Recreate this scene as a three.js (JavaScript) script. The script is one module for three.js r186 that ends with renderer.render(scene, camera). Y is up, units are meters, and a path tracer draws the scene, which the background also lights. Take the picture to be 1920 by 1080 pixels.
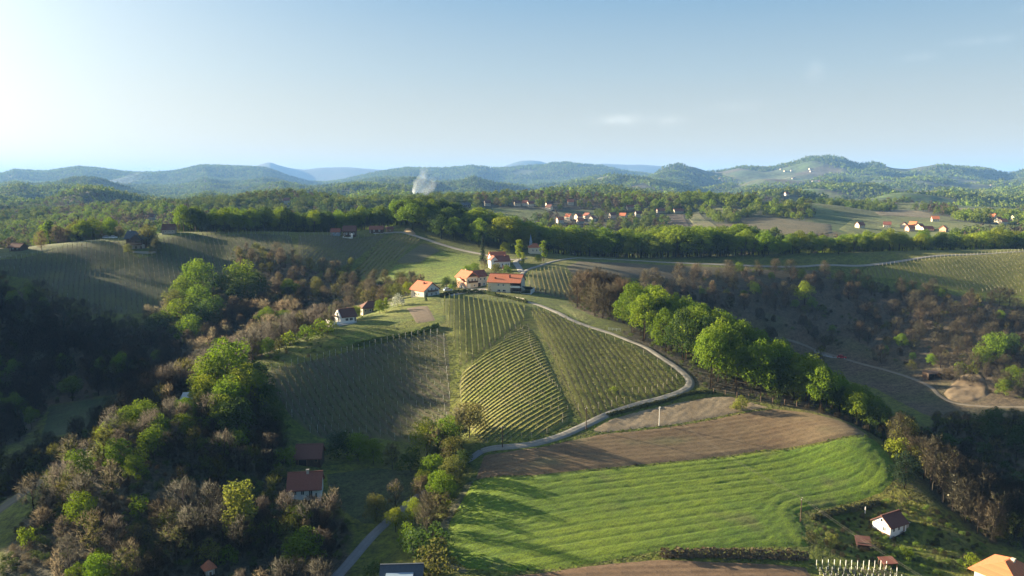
import * as THREE from 'three';
import { ImprovedNoise } from 'three/addons/math/ImprovedNoise.js';
import { mergeGeometries } from 'three/addons/utils/BufferGeometryUtils.js';

// ------------------------------------------------------------------ camera, sky, sun, air, exposure
const EYE = 85, PITCH = THREE.MathUtils.degToRad(7.9), FOCAL = 1407;      // a drone 85 m above the lowest meadow; focal length in photo pixels
const scene = new THREE.Scene();
const camera = new THREE.PerspectiveCamera(2 * THREE.MathUtils.radToDeg(Math.atan(540 / FOCAL)), 16 / 9, 1, 40000);
camera.position.set(0, EYE, 0);
camera.lookAt(0, EYE - Math.sin(PITCH), -Math.cos(PITCH));
scene.add(camera);
const renderer = new THREE.WebGLRenderer({ antialias: true });
renderer.setSize(1024, 576);
renderer.toneMapping = THREE.LinearToneMapping;
renderer.toneMappingExposure = 5.2;
renderer.outputColorSpace = THREE.SRGBColorSpace;
renderer.shadowMap.enabled = true;

const SUN_AZ = -69, SUN_EL = 13.5;                                           // degrees from straight ahead, degrees above the horizon
const rad = THREE.MathUtils.degToRad;
const sunDir = new THREE.Vector3(Math.sin(rad(SUN_AZ)) * Math.cos(rad(SUN_EL)), Math.sin(rad(SUN_EL)), -Math.cos(rad(SUN_AZ)) * Math.cos(rad(SUN_EL)));
const sun = new THREE.DirectionalLight(new THREE.Color(1.0, 0.83, 0.55), 5.0);
sun.position.copy(sunDir).multiplyScalar(900).add(new THREE.Vector3(0, 20, -300));
sun.target.position.set(0, 20, -300);
sun.castShadow = true;
sun.shadow.mapSize.set(4096, 4096);
Object.assign(sun.shadow.camera, { left: -500, right: 500, top: 400, bottom: -400, near: 10, far: 2200 });
scene.add(sun, sun.target);

const noise = new ImprovedNoise();
function fbm(x, y, z = 0, oct = 4) { let s = 0, a = 0.5, f = 1; for (let i = 0; i < oct; i++) { s += a * noise.noise(x * f, y * f, z + i * 7.3); a *= 0.5; f *= 2.03; } return s; }
const clamp = THREE.MathUtils.clamp, lerp = THREE.MathUtils.lerp, sstep = (a, b, x) => { const t = clamp((x - a) / (b - a), 0, 1); return t * t * (3 - 2 * t); };
function rng(seed) { let s = seed >>> 0; return () => { s = (s + 0x6D2B79F5) >>> 0; let t = s; t = Math.imul(t ^ (t >>> 15), t | 1); t ^= t + Math.imul(t ^ (t >>> 7), t | 61); return ((t ^ (t >>> 14)) >>> 0) / 4294967296; }; }

{ // the sky: pale at the horizon, blue above, bright haze round the low sun, a few wisps of cirrus
  const W = 1440, H = 720, d = new Float32Array(W * H * 4), v = new THREE.Vector3();
  const stops = [[-90, .45, .56, .60], [0, .88, .80, .58], [3, .78, .76, .61], [8, .50, .64, .70], [14, .23, .455, .69], [25, .12, .33, .63], [45, .085, .22, .43], [90, .07, .18, .38]];
  const wisps = [[-8.5 + 16.6, 4.7, 1.5, .28, .22], [11.6, 4.6, 1.0, .25, .14], [21.4, 7.6, .45, .55, .12], [27.6, 8.2, 1.0, .16, .1], [31.3, 8.9, 1.6, .16, .1], [34, 10.5, 1, .2, .08], [16.5, 5.5, 2.0, .3, .05], [-55, 16, 6, .8, .05], [70, 12, 6, .6, .06], [110, 9, 5, .5, .06], [-120, 14, 7, .7, .05]];
  for (let j = 0; j < H; j++) for (let i = 0; i < W; i++) {
    const el = ((j + .5) / H - .5) * Math.PI, ph = ((i + .5) / W - .5) * 2 * Math.PI, e = el * 180 / Math.PI;
    v.set(Math.cos(el) * Math.cos(ph), Math.sin(el), Math.cos(el) * Math.sin(ph));
    let k = 0; while (k < stops.length - 2 && e > stops[k + 1][0]) k++;
    const a = stops[k], b = stops[k + 1], t = clamp((e - a[0]) / (b[0] - a[0]), 0, 1);
    let c = [1, 2, 3].map((q) => lerp(a[q], b[q], t));
    const g = Math.acos(clamp(v.dot(sunDir), -1, 1)) * 180 / Math.PI;
    const glow = 8.6 * Math.exp(-g / 13.4) + .2 * Math.exp(-g / 34), low = .09 * Math.exp(-Math.max(e, 0) / 4) * Math.exp(-g / 60);
    c = [c[0] + glow * 1.03 + low * 1.3, c[1] + glow * 1.0 + low * 1.15, c[2] + glow * .86 + low * .8];
    const az = Math.atan2(v.x, -v.z) * 180 / Math.PI;
    for (const [wa, we, ww, wh, amp] of wisps) {
      const q = ((az - wa) / ww) ** 2 + ((e - we - .12 * (az - wa) * .3) / wh) ** 2;
      if (q < 9) { const m = 1.7 * amp * Math.exp(-q) * clamp(.6 + 1.6 * fbm(az * 1.3, e * 5, 3, 4), 0, 1.6); c = c.map((x, n) => x + m * [1.05, 1, .92][n]); }
    }
    d.set([c[0] * .165, c[1] * .165, c[2] * .165, 1], (j * W + i) * 4);
  }
  const sky = new THREE.DataTexture(d, W, H, THREE.RGBAFormat, THREE.FloatType);
  sky.mapping = THREE.EquirectangularReflectionMapping; sky.magFilter = THREE.LinearFilter; sky.needsUpdate = true;
  scene.background = sky; scene.environment = sky;
}
scene.fog = new THREE.FogExp2(new THREE.Color(.24, .49, 1.0), 0.00007);

// ------------------------------------------------------------------ helpers: survey, naming, geometry
const FWD = [-Math.sin(PITCH), -Math.cos(PITCH)];                          // y and z of the viewing axis
const slope = (v) => Math.tan(PITCH + Math.atan((v - 540) / FOCAL));       // drop per metre of ground distance along a sight line
/** A surveyed point: bearing u and dip v as measured in the photograph, ground distance D ahead. Returns [x, y, z]. */
function survey(u, v, D) { const y = EYE - D * slope(v), zc = (EYE - y) * Math.sin(PITCH) + D * Math.cos(PITCH); return [(u - 960) / FOCAL * zc, y, -D]; }
const counts = {};
function numbered(name) { const n = counts[name] = (counts[name] ?? -1) + 1; return n ? `${name}_${String(n).padStart(3, '0')}` : name; }
function tag(o, label, category, group, kind) { if (label) o.userData.label = label; if (category) o.userData.category = category; if (group) o.userData.group = group; if (kind) o.userData.kind = kind; return o; }
function shade(o) { o.castShadow = o.receiveShadow = true; return o; }
function meshOf(name, geo, mat, parent = scene) { const m = shade(new THREE.Mesh(geo, mat)); m.name = parent === scene ? numbered(name) : name; parent.add(m); return m; }
function thing(name, label, category, group, [x, y, z] = [0, 0, 0], turn = 0) { const g = new THREE.Group(); g.name = numbered(name); g.position.set(x, y, z); g.rotation.y = turn; scene.add(g); return tag(g, label, category, group); }
function geom(pos, idx, { nor, col, uv } = {}) {
  const g = new THREE.BufferGeometry();
  g.setAttribute('position', new THREE.BufferAttribute(pos instanceof Float32Array ? pos : new Float32Array(pos), 3));
  if (idx) g.setIndex(new THREE.BufferAttribute(idx instanceof Uint32Array ? idx : new Uint32Array(idx), 1));
  if (uv) g.setAttribute('uv', new THREE.BufferAttribute(new Float32Array(uv), 2));
  if (col) g.setAttribute('color', new THREE.BufferAttribute(new Float32Array(col), 3));
  if (nor) g.setAttribute('normal', new THREE.BufferAttribute(new Float32Array(nor), 3)); else g.computeVertexNormals();
  return g;
}
function inPoly(poly, x, z) { let c = false; for (let i = 0, j = poly.length - 1; i < poly.length; j = i++) { const [xi, zi] = poly[i], [xj, zj] = poly[j]; if ((zi > z) !== (zj > z) && x < (xj - xi) * (z - zi) / (zj - zi) + xi) c = !c; } return c; }
function smoothLine(pts, n) { const c = new THREE.CatmullRomCurve3(pts.map((p) => new THREE.Vector3(p[0], 0, p[p.length - 1])), false, 'centripetal'); return c.getSpacedPoints(n).map((p) => [p.x, p.z]); }

// ------------------------------------------------------------------ the lie of the land: surveyed points joined by a thin-plate surface
const LAND = {
  meadowAndFields: [[890, 900, 173.6], [830, 1000, 154], [830, 1060, 144], [1100, 1060, 142], [1300, 1075, 140], [1240, 1040, 146], [1000, 960, 161], [1150, 880, 180], [1400, 760, 215], [1300, 800, 203], [1500, 870, 186],
    [1500, 775, 210], [1600, 795, 202], [1640, 822, 194], [1680, 890, 179], [1660, 930, 172], [1505, 985, 158], [1668, 1000, 160], [1880, 1075, 146], [1560, 1070, 143], [1790, 1040, 152], [1740, 950, 166], [1910, 1010, 164]],
  hollow: [[640, 1075, 146], [720, 985, 164], [790, 925, 177], [880, 862, 188], [920, 840, 191.5], [1000, 832, 192], [700, 900, 184], [600, 1000, 160], [760, 1075, 140], [810, 960, 168]],
  roadAndSpur: [[1100, 795, 202.5], [1200, 757, 215], [1270, 738, 221], [1300, 722, 227], [1285, 700, 236], [1240, 670, 250], [1180, 640, 269], [1100, 610, 290], [1040, 583, 315], [990, 565, 332], [940, 549, 352],
    [795, 554, 339], [885, 540, 368], [950, 549, 352], [940, 500, 425], [1000, 475, 475], [985, 508, 410], [1030, 492, 440], [1080, 484, 465], [870, 560, 331]],
  backRidge: [[1250, 492, 458], [1400, 498, 452], [1540, 501, 450], [1640, 495, 455], [1760, 480, 465], [1920, 470, 475], [870, 470, 470], [800, 450, 485], [750, 434, 500], [620, 438, 484], [480, 436, 478], [330, 440, 474],
    [265, 475, 450], [265, 445, 472], [200, 449, 470], [100, 462, 455], [0, 487, 425], [-90, 500, 420]],
  leftSlope: [[200, 499, 437], [400, 489, 446], [100, 500, 430], [300, 494, 441], [100, 540, 400], [250, 590, 375], [550, 480, 440], [560, 520, 418], [690, 515, 430], [830, 525, 405], [760, 520, 418], [450, 560, 400], [150, 650, 350], [100, 760, 300], [300, 680, 330], [420, 620, 355],
    [560, 640, 322], [150, 780, 285], [60, 850, 240], [250, 765, 285], [20, 900, 205], [-150, 800, 280], [-150, 650, 360], [-100, 1000, 180]],
  spurCrest: [[640, 612, 281], [620, 640, 262], [540, 680, 246], [475, 706, 236], [400, 740, 222], [340, 770, 208], [260, 812, 193], [190, 852, 180], [100, 920, 163], [20, 1000, 150], [350, 880, 176], [450, 900, 176],
    [570, 925, 175], [580, 872, 187], [300, 1000, 150], [450, 1000, 154], [50, 1075, 136], [400, 1075, 140]],
  spurFace: [[650, 838, 208], [800, 830, 206], [850, 780, 219], [845, 700, 244], [840, 622, 276], [600, 760, 229], [680, 720, 242], [560, 720, 235], [700, 660, 261], [760, 628, 272], [880, 830, 196], [960, 700, 236],
    [985, 600, 293], [1070, 780, 207], [950, 780, 206], [900, 570, 322], [870, 640, 265], [985, 575, 320], [1150, 660, 256], [1100, 720, 228], [1230, 710, 232], [740, 590, 300], [680, 612, 281]],
  rightGully: [[1430, 632, 390], [1530, 655, 385], [1600, 685, 365], [1760, 742, 318], [1900, 765, 300], [1700, 870, 240], [1850, 960, 198], [1900, 900, 224], [1300, 600, 395], [1130, 590, 310], [1200, 540, 405], [1350, 560, 412],
    [1040, 530, 385], [1150, 515, 420], [1800, 600, 390], [1600, 560, 425], [1820, 705, 333], [1900, 560, 415], [1900, 640, 368], [1650, 530, 440], [1500, 540, 430], [2050, 700, 330], [2050, 850, 240]],
  beyond: [[0, 420, 900], [100, 405, 1100], [60, 385, 1500], [300, 412, 850], [430, 392, 1100], [540, 377, 1100], [540, 390, 950], [620, 397, 900], [720, 371, 1200], [760, 380, 1150], [850, 397, 900], [940, 402, 880], [1010, 376, 1150],
    [980, 386, 1000], [1040, 397, 950], [1085, 418, 850], [1160, 414, 850], [1280, 403, 900], [1290, 438, 720], [1330, 396, 900], [1400, 402, 850], [1420, 442, 700], [1480, 455, 650], [1560, 432, 720], [1500, 394, 950],
    [1650, 424, 800], [1690, 399, 1000], [1700, 442, 720], [1800, 432, 750], [1880, 424, 850], [1770, 391, 1100], [1850, 404, 950], [1900, 378, 1500], [1600, 378, 1400], [1300, 373, 1500], [1000, 365, 1500], [1950, 430, 800]],
};
const LAND_XYZ = Object.values(LAND).flat().map(([u, v, D]) => survey(u, v, D));
// points hidden from the drone: behind the back ridge, in the gully, and out of frame
for (const [u, D, drop] of [[60, 520, 47], [250, 520, 42], [450, 520, 36], [600, 525, 37], [740, 525, 29], [810, 535, 27], [870, 540, 34], [960, 560, 50], [1080, 555, 56], [1250, 555, 58], [1450, 555, 59], [1650, 560, 57], [1850, 570, 54],
  [300, 660, 55], [700, 650, 52], [1000, 660, 58], [1300, 620, 58], [1650, 640, 56], [1900, 660, 54], [1560, 300, 88], [1420, 330, 78], [1330, 345, 70], [1650, 270, 88], [1380, 265, 68], [1480, 245, 70], [1580, 225, 71], [1700, 205, 78], [1250, 285, 60], [1280, 320, 66]]) {
  const zc = drop * Math.sin(PITCH) + D * Math.cos(PITCH); LAND_XYZ.push([(u - 960) / FOCAL * zc, EYE - drop, -D]);
}
for (const p of [[-410, 72, -410], [-385, 78, -350], [-430, 66, -480], [-350, 46, -475], [-340, 80, -295], [-290, 66, -225], [-560, 50, -420], [-330, 40, -230], [-180, 14, -60], [0, 4, -70], [180, 0, -70], [-60, 6, -100], [80, 5, -100], [0, 6, 60], [-260, 12, 40], [260, 4, 40], [-300, 0, -150], [320, 4, -150], [-430, 40, -290], [420, 30, -320], [-480, 40, -500], [480, 35, -520], [-700, 30, -800], [750, 32, -800], [-1100, 35, -1300], [1100, 35, -1400], [0, 8, 250], [-400, 15, 200], [400, 10, 200]]) LAND_XYZ.push(p);

const SC = 0.01, tps = (() => {                                            // solve the thin-plate spline (coordinates in hundreds of metres)
  const P = LAND_XYZ, n = P.length, m = n + 3, A = Array.from({ length: m }, () => new Float64Array(m + 1));
  const phi = (r2) => (r2 > 1e-9 ? 0.5 * r2 * Math.log(r2) : 0);
  for (let i = 0; i < n; i++) {
    for (let j = 0; j < n; j++) A[i][j] = phi(((P[i][0] - P[j][0]) * SC) ** 2 + ((P[i][2] - P[j][2]) * SC) ** 2);
    A[i][i] += 0.009;
    const row = [1, P[i][0] * SC, P[i][2] * SC];
    for (let k = 0; k < 3; k++) { A[i][n + k] = row[k]; A[n + k][i] = row[k]; }
    A[i][m] = P[i][1];
  }
  for (let c = 0; c < m; c++) {
    let p = c; for (let r = c + 1; r < m; r++) if (Math.abs(A[r][c]) > Math.abs(A[p][c])) p = r;
    [A[c], A[p]] = [A[p], A[c]];
    for (let r = c + 1; r < m; r++) { const f = A[r][c] / A[c][c]; if (f) for (let k = c; k <= m; k++) A[r][k] -= f * A[c][k]; }
  }
  const w = new Float64Array(m);
  for (let c = m - 1; c >= 0; c--) { let s = A[c][m]; for (let k = c + 1; k < m; k++) s -= A[c][k] * w[k]; w[c] = s / A[c][c]; }
  const px = Float64Array.from(P, (p) => p[0] * SC), pz = Float64Array.from(P, (p) => p[2] * SC);
  return (x, z) => { x *= SC; z *= SC; let s = w[n] + w[n + 1] * x + w[n + 2] * z; for (let i = 0; i < n; i++) { const r2 = (x - px[i]) ** 2 + (z - pz[i]) ** 2; if (r2 > 1e-9) s += w[i] * 0.5 * r2 * Math.log(r2); } return s; };
})();

// far country: rolling ridges across the view, then the blue mountains. Each has a crest line (bearing, dip) at its distance.
const RIDGES = [
  { D: 1650, w: 190, crest: [[-300, 380], [0, 383], [200, 376], [380, 382], [540, 374], [700, 378], [850, 386], [1000, 370], [1130, 378], [1300, 374], [1480, 366], [1560, 374], [1620, 372], [1800, 376], [1960, 370], [2300, 376]] },
  { D: 2400, w: 260, crest: [[-300, 368], [60, 372], [180, 366], [300, 374], [430, 372], [620, 362], [800, 370], [930, 364], [1060, 366], [1210, 358], [1330, 366], [1500, 358], [1700, 364], [1850, 356], [2300, 364]] },
  { D: 3400, w: 380, crest: [[-300, 354], [0, 352], [90, 348], [170, 350], [250, 364], [300, 372], [420, 372], [520, 356], [620, 351], [720, 354], [900, 352], [1050, 354], [1120, 350], [1200, 346], [1320, 349], [1450, 342], [1600, 348], [1720, 342], [1850, 345], [1950, 340], [2300, 345]] },
  { D: 4700, w: 760, crest: [[-300, 352], [120, 354], [330, 350], [600, 348], [900, 346], [1080, 344], [1160, 340], [1215, 334], [1245, 318], [1265, 312], [1300, 315], [1330, 319], [1390, 315], [1440, 318], [1480, 309], [1540, 299], [1580, 304], [1600, 311], [1640, 308], [1690, 319], [1740, 314], [1800, 315], [1850, 319], [1890, 333], [1930, 322], [2100, 320], [2400, 326]] },
  { D: 6800, w: 900, crest: [[-400, 326], [0, 331], [60, 325], [170, 321], [250, 325], [330, 319], [400, 313], [450, 316], [490, 322], [540, 333], [640, 338], [720, 328], [760, 324], [830, 318], [920, 316], [1000, 312], [1060, 307], [1100, 311], [1140, 321], [1220, 332], [1400, 338], [2000, 338], [2400, 338]] },
  { D: 11500, w: 1100, crest: [[-400, 330], [300, 329], [470, 321], [490, 313], [506, 307], [522, 313], [560, 315], [610, 311], [650, 313], [690, 320], [740, 326], [840, 324], [915, 319], [945, 310], [975, 303], [1010, 302], [1032, 308], [1080, 318], [1110, 313], [1180, 310], [1240, 312], [1300, 311], [1360, 322], [1500, 324], [1900, 322], [2400, 325]] },
];
for (const r of RIDGES) r.pts = r.crest.map(([u, v]) => { const p = survey(u, v, r.D); return [p[0], p[1]]; });
function crestAt(pts, x) {
  if (x <= pts[0][0]) return pts[0][1];
  for (let i = 1; i < pts.length; i++) if (x < pts[i][0]) {
    const p0 = pts[Math.max(0, i - 2)], p1 = pts[i - 1], p2 = pts[i], p3 = pts[Math.min(pts.length - 1, i + 1)], t = (x - p1[0]) / (p2[0] - p1[0]), h = p2[0] - p1[0];
    const m1 = (p2[1] - p0[1]) / Math.max(1, p2[0] - p0[0]) * h, m2 = (p3[1] - p1[1]) / Math.max(1, p3[0] - p1[0]) * h, t2 = t * t, t3 = t2 * t;
    return (2 * t3 - 3 * t2 + 1) * p1[1] + (t3 - 2 * t2 + t) * m1 + (-2 * t3 + 3 * t2) * p2[1] + (t3 - t2) * m2;
  }
  return pts[pts.length - 1][1];
}
function farLand(x, z) {
  const D = -z, base = 14 + 14 * fbm(x * .0011, z * .0011, 5, 3);
  let h = base;
  for (const r of RIDGES) {
    const q = (D - r.D - r.D * .05 * fbm(x / r.D * 3, r.D, 1, 2)) / r.w;
    if (Math.abs(q) > 3.4) continue;
    const front = q < 0 ? Math.exp(-Math.pow(Math.abs(q), 1.6)) : Math.exp(-q * q), top = crestAt(r.pts, x * r.D / Math.max(D, r.D * .7)) * 1;
    const rise = (top - base) * front;
    h = Math.max(h, base + rise);
  }
  const above = clamp((h - base) / Math.max(60, D * .035), 0, 1), s = 8.5 / Math.max(D, 1500);
  const gul = 1 - Math.abs(noise.noise(x * s * 1.0, z * s * .55, 2)) * 1.9;
  h += above * (1 - above) * D * .045 * (gul - .45) + above * D * .0022 * fbm(x * s * 3, z * s * 3, 9, 3);
  return h;
}
function lumps(x, z) { const D = -z; if (D < 640) return 0; const A = sstep(640, 1300, D) * (D > 5000 ? 1 - sstep(5000, 7000, D) : 1); return A * (32 * noise.noise(x / 330, z / 270, 21) + 14 * noise.noise(x / 130, z / 110, 22)) * (D < 1300 ? 1.05 : 1); }
const G0 = { x0: -760, z0: -1640, s: 2, nx: 761, nz: 961 };                // cached grid of heights, 2 m apart
const G0h = new Float32Array(G0.nx * G0.nz);
for (let j = 0; j < G0.nz; j++) for (let i = 0; i < G0.nx; i++) {
  const x = G0.x0 + i * G0.s, z = G0.z0 + j * G0.s;
  const coarse = -z > 700 && ((i & 1) || (j & 1));
  if (coarse) { G0h[j * G0.nx + i] = NaN; continue; }
  const k = sstep(1050, 1420, -z);
  let h = k < 1 ? clamp(tps(x, z), -14, 90) : 0;
  if (k > 0) h = lerp(h, farLand(x, z), k);
  G0h[j * G0.nx + i] = h + lumps(x, z);
}
for (let j = 0; j < G0.nz; j++) for (let i = 0; i < G0.nx; i++) if (Number.isNaN(G0h[j * G0.nx + i])) {
  const i0 = i & ~1, j0 = j & ~1, i1 = Math.min(i0 + (i & 1 ? 2 : 0), G0.nx - 1), j1 = Math.min(j0 + (j & 1 ? 2 : 0), G0.nz - 1), at = (a, b) => G0h[b * G0.nx + a];
  let s = 0, n = 0; for (const a of [i0, i1]) for (const b of [j0, j1]) { const q = at(a, b); if (!Number.isNaN(q)) { s += q; n++; } }
  G0h[j * G0.nx + i] = s / Math.max(1, n);
}
function H(x, z) {                                                         // height of the land anywhere
  const gx = (x - G0.x0) / G0.s, gz = (z - G0.z0) / G0.s;
  if (gx < 0 || gz < 0 || gx >= G0.nx - 1 || gz >= G0.nz - 1) { if (-z > 1420) return farLand(x, z) + lumps(x, z); const k = sstep(1050, 1420, -z), a = clamp(tps(clamp(x, -1150, 1150), clamp(z, -1600, 280)), -14, 90); return (k > 0 ? lerp(a, farLand(x, z), k) : a) + lumps(x, z); }
  const i = gx | 0, j = gz | 0, fx = gx - i, fz = gz - j, o = j * G0.nx + i;
  return (G0h[o] * (1 - fx) + G0h[o + 1] * fx) * (1 - fz) + (G0h[o + G0.nx] * (1 - fx) + G0h[o + G0.nx + 1] * fx) * fz;
}
function HN(x, z, e = 2) { const v = new THREE.Vector3(H(x - e, z) - H(x + e, z), 2 * e, H(x, z - e) - H(x, z + e)); return v.normalize(); }
/** Where the sight line (u, v) first meets the land: [x, z]. */
function ground(u, v) {
  let D = 90, step = 1.5, last = D;
  const hit = (d) => { const p = survey(u, v, d); return p[1] - H(p[0], p[2]); };
  while (D < 9000 && hit(D) > 0) { last = D; D += step; step *= 1.004; }
  for (let k = 0; k < 14; k++) { const m = (last + D) / 2; if (hit(m) > 0) last = m; else D = m; }
  const p = survey(u, v, D); return [p[0], p[2]];
}
const groundLine = (pts) => pts.map(([u, v]) => ground(u, v));
/** Plan position from bearing and ground distance: [x, z]. */
function plan(u, D) { let x = (u - 960) / FOCAL * D; for (let k = 0; k < 3; k++) x = (u - 960) / FOCAL * ((EYE - H(x, -D)) * Math.sin(PITCH) + D * Math.cos(PITCH)); return [x, -D]; }
/** Photo coordinates of a point, for choosing what is in view. */
function seenAt(x, y, z) { const zc = (EYE - y) * Math.sin(PITCH) - z * Math.cos(PITCH), yc = (y - EYE) * Math.cos(PITCH) - z * Math.sin(PITCH); return [960 + FOCAL * x / zc, 540 - FOCAL * yc / zc, zc]; }

// ------------------------------------------------------------------ ground, fields, roads
function noiseMap(size, seed, lo, hi, stretch = [1, 1], tint = [1, 1, 1]) {  // a tiling multi-octave grain, colour multiplier lo..hi
  const d = new Uint8Array(size * size * 4), R = rng(seed), grids = [];
  for (const n of [8, 16, 32, 64, 128, 256]) { const nx = Math.max(2, Math.round(n / stretch[0])), ny = Math.max(2, Math.round(n / stretch[1])); grids.push([nx, ny, Float32Array.from({ length: nx * ny }, R)]); }
  const w = [.12, .16, .2, .22, .18, .12];
  for (let y = 0; y < size; y++) for (let x = 0; x < size; x++) {
    let s = 0;
    grids.forEach(([nx, ny, a], k) => { const fx = x / size * nx, fy = y / size * ny, i = fx | 0, j = fy | 0, u = fx - i, v = fy - j, i1 = (i + 1) % nx, j1 = (j + 1) % ny; s += w[k] * lerp(lerp(a[j * nx + i], a[j * nx + i1], u), lerp(a[j1 * nx + i], a[j1 * nx + i1], u), v); });
    const q = clamp(lo + (hi - lo) * clamp((s - .5) * 2.6 + .5, 0, 1), 0, 1), o = (y * size + x) * 4;
    for (let c = 0; c < 3; c++) d[o + c] = 255 * Math.pow(q, 1 / 2.2) * tint[c]; d[o + 3] = 255;
  }
  const t = new THREE.DataTexture(d, size, size); t.wrapS = t.wrapT = THREE.RepeatWrapping; t.magFilter = THREE.LinearFilter; t.minFilter = THREE.LinearMipmapLinearFilter; t.colorSpace = THREE.SRGBColorSpace; t.needsUpdate = true; return t;
}
const grainTex = noiseMap(1024, 11, .22, 1), soilTex = noiseMap(512, 12, .5, 1, [1, 1]), furrowTex = noiseMap(512, 13, .55, 1, [6, 1]), gravelTex = noiseMap(256, 14, .72, 1);
const bumpOf = (t) => { const b = t.clone(); b.colorSpace = THREE.NoColorSpace; b.needsUpdate = true; return b; };
const grainBump = bumpOf(grainTex), soilBump = bumpOf(soilTex);
function landMat(map, bump, bumpScale) { return new THREE.MeshStandardMaterial({ vertexColors: true, roughness: 1, map, bumpMap: bump, bumpScale }); }
const MAT = {
  ground: landMat(grainTex, grainBump, .35), soil: landMat(soilTex, soilBump, .12), crop: landMat(grainTex, grainBump, .12), road: landMat(gravelTex, null, 0),
};
/** A sheet laid on the land inside polygon poly (plan), as cells along and across a direction, cut cleanly at its edge. */
function sheet(name, label, poly, { dir = [1, 0], along = 2, across = 1, lift = .1, relief = null, color, mat, tile = 6, category = null }) {
  const L = Math.hypot(...dir), dx = dir[0] / L, dz = dir[1] / L, loc = poly.map(([x, z]) => [x * dx + z * dz, -x * dz + z * dx]);
  const amin = Math.min(...loc.map((p) => p[0])), amax = Math.max(...loc.map((p) => p[0])), bmin = Math.min(...loc.map((p) => p[1])), bmax = Math.max(...loc.map((p) => p[1]));
  const na = Math.ceil((amax - amin) / along), nb = Math.ceil((bmax - bmin) / across), pos = [], col = [], uv = [], idx = [], cache = new Map();
  const rim = (a, b) => { let d = 1e9; for (let i = 0, j = loc.length - 1; i < loc.length; j = i++) { const [ax, ay] = loc[j], [bx, by] = loc[i], ex = bx - ax, ey = by - ay, t = clamp(((a - ax) * ex + (b - ay) * ey) / (ex * ex + ey * ey || 1), 0, 1); d = Math.min(d, Math.hypot(a - ax - ex * t, b - ay - ey * t)); } return clamp(d / 1.6, 0, 1); };
  const put = (a, b, edge = false) => { const x = a * dx - b * dz, z = a * dz + b * dx, k = edge ? rim(a, b) : 1; pos.push(x, H(x, z) + lerp(-.04, lift, k) + (relief ? relief(x, z, a, b) * k : 0), z); col.push(...color(x, z, a, b)); uv.push(a / tile, b / tile); return pos.length / 3 - 1; };
  const node = (i, j) => { const k = i * 100003 + j; if (!cache.has(k)) cache.set(k, put(amin + i * along, bmin + j * across, nearRim(i, j))); return cache.get(k); };
  const inside = (i, j) => inPoly(loc, amin + i * along, bmin + j * across);
  const cut = (p, axis, v, keepLess) => { const out = []; for (let i = 0; i < p.length; i++) { const A = p[i], B = p[(i + 1) % p.length], ia = keepLess ? A[axis] <= v : A[axis] >= v, ib = keepLess ? B[axis] <= v : B[axis] >= v; if (ia) out.push(A); if (ia !== ib) { const t = (v - A[axis]) / (B[axis] - A[axis]); out.push([A[0] + (B[0] - A[0]) * t, A[1] + (B[1] - A[1]) * t]); } } return out; };
  const edgeCell = new Set();
  loc.forEach((p, i) => { const q = loc[(i + 1) % loc.length], n = Math.ceil(Math.hypot(q[0] - p[0], q[1] - p[1]) / Math.min(along, across) * 3) + 1; for (let k = 0; k <= n; k++) edgeCell.add(Math.floor((p[0] + (q[0] - p[0]) * k / n - amin) / along) * 100003 + Math.floor((p[1] + (q[1] - p[1]) * k / n - bmin) / across)); });
  const nearRim = (i, j) => { const r = Math.ceil(1.6 / Math.min(along, across)); for (let p = -Math.ceil(1.6 / along); p <= Math.ceil(1.6 / along); p++) for (let q = -Math.ceil(1.6 / across) ; q <= Math.ceil(1.6 / across); q++) if (edgeCell.has((i + p) * 100003 + j + q)) return true; return false; };
  for (let i = 0; i < na; i++) for (let j = 0; j < nb; j++) {
    if (!edgeCell.has(i * 100003 + j)) { if (inside(i + .5, j + .5)) { const a = node(i, j), b = node(i + 1, j), c = node(i + 1, j + 1), d = node(i, j + 1); idx.push(a, d, b, b, d, c); } continue; }
    let p = cut(loc, 0, amin + i * along, false); if (p.length > 2) p = cut(p, 0, amin + (i + 1) * along, true); if (p.length > 2) p = cut(p, 1, bmin + j * across, false); if (p.length > 2) p = cut(p, 1, bmin + (j + 1) * across, true);
    if (p.length < 3) continue;
    p = p.filter((q, k) => Math.hypot(q[0] - p[(k + 1) % p.length][0], q[1] - p[(k + 1) % p.length][1]) > 1e-4); if (p.length < 3) continue;
    const v2 = p.map((q) => new THREE.Vector2(q[0], q[1])), ids = p.map((q) => put(q[0], q[1], true));
    for (const t of THREE.ShapeUtils.triangulateShape(v2, [])) { const [A, B, C] = t.map((k) => p[k]), area = (B[0] - A[0]) * (C[1] - A[1]) - (B[1] - A[1]) * (C[0] - A[0]); if (Math.abs(area) > 1e-6) idx.push(...(area > 0 ? [ids[t[0]], ids[t[2]], ids[t[1]]] : [ids[t[0]], ids[t[1]], ids[t[2]]])); }
  }
  const m = meshOf(name, geom(pos, idx, { col, uv }), mat); tag(m, label, category, null, 'structure'); return m;
}
const mix3 = (a, b, t) => [a[0] + (b[0] - a[0]) * t, a[1] + (b[1] - a[1]) * t, a[2] + (b[2] - a[2]) * t], mul3 = (a, k) => [a[0] * k, a[1] * k, a[2] * k];
const toDir = (p, q) => { const [x0, z0] = ground(...p), [x1, z1] = ground(...q); return [x1 - x0, z1 - z0]; };

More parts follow.
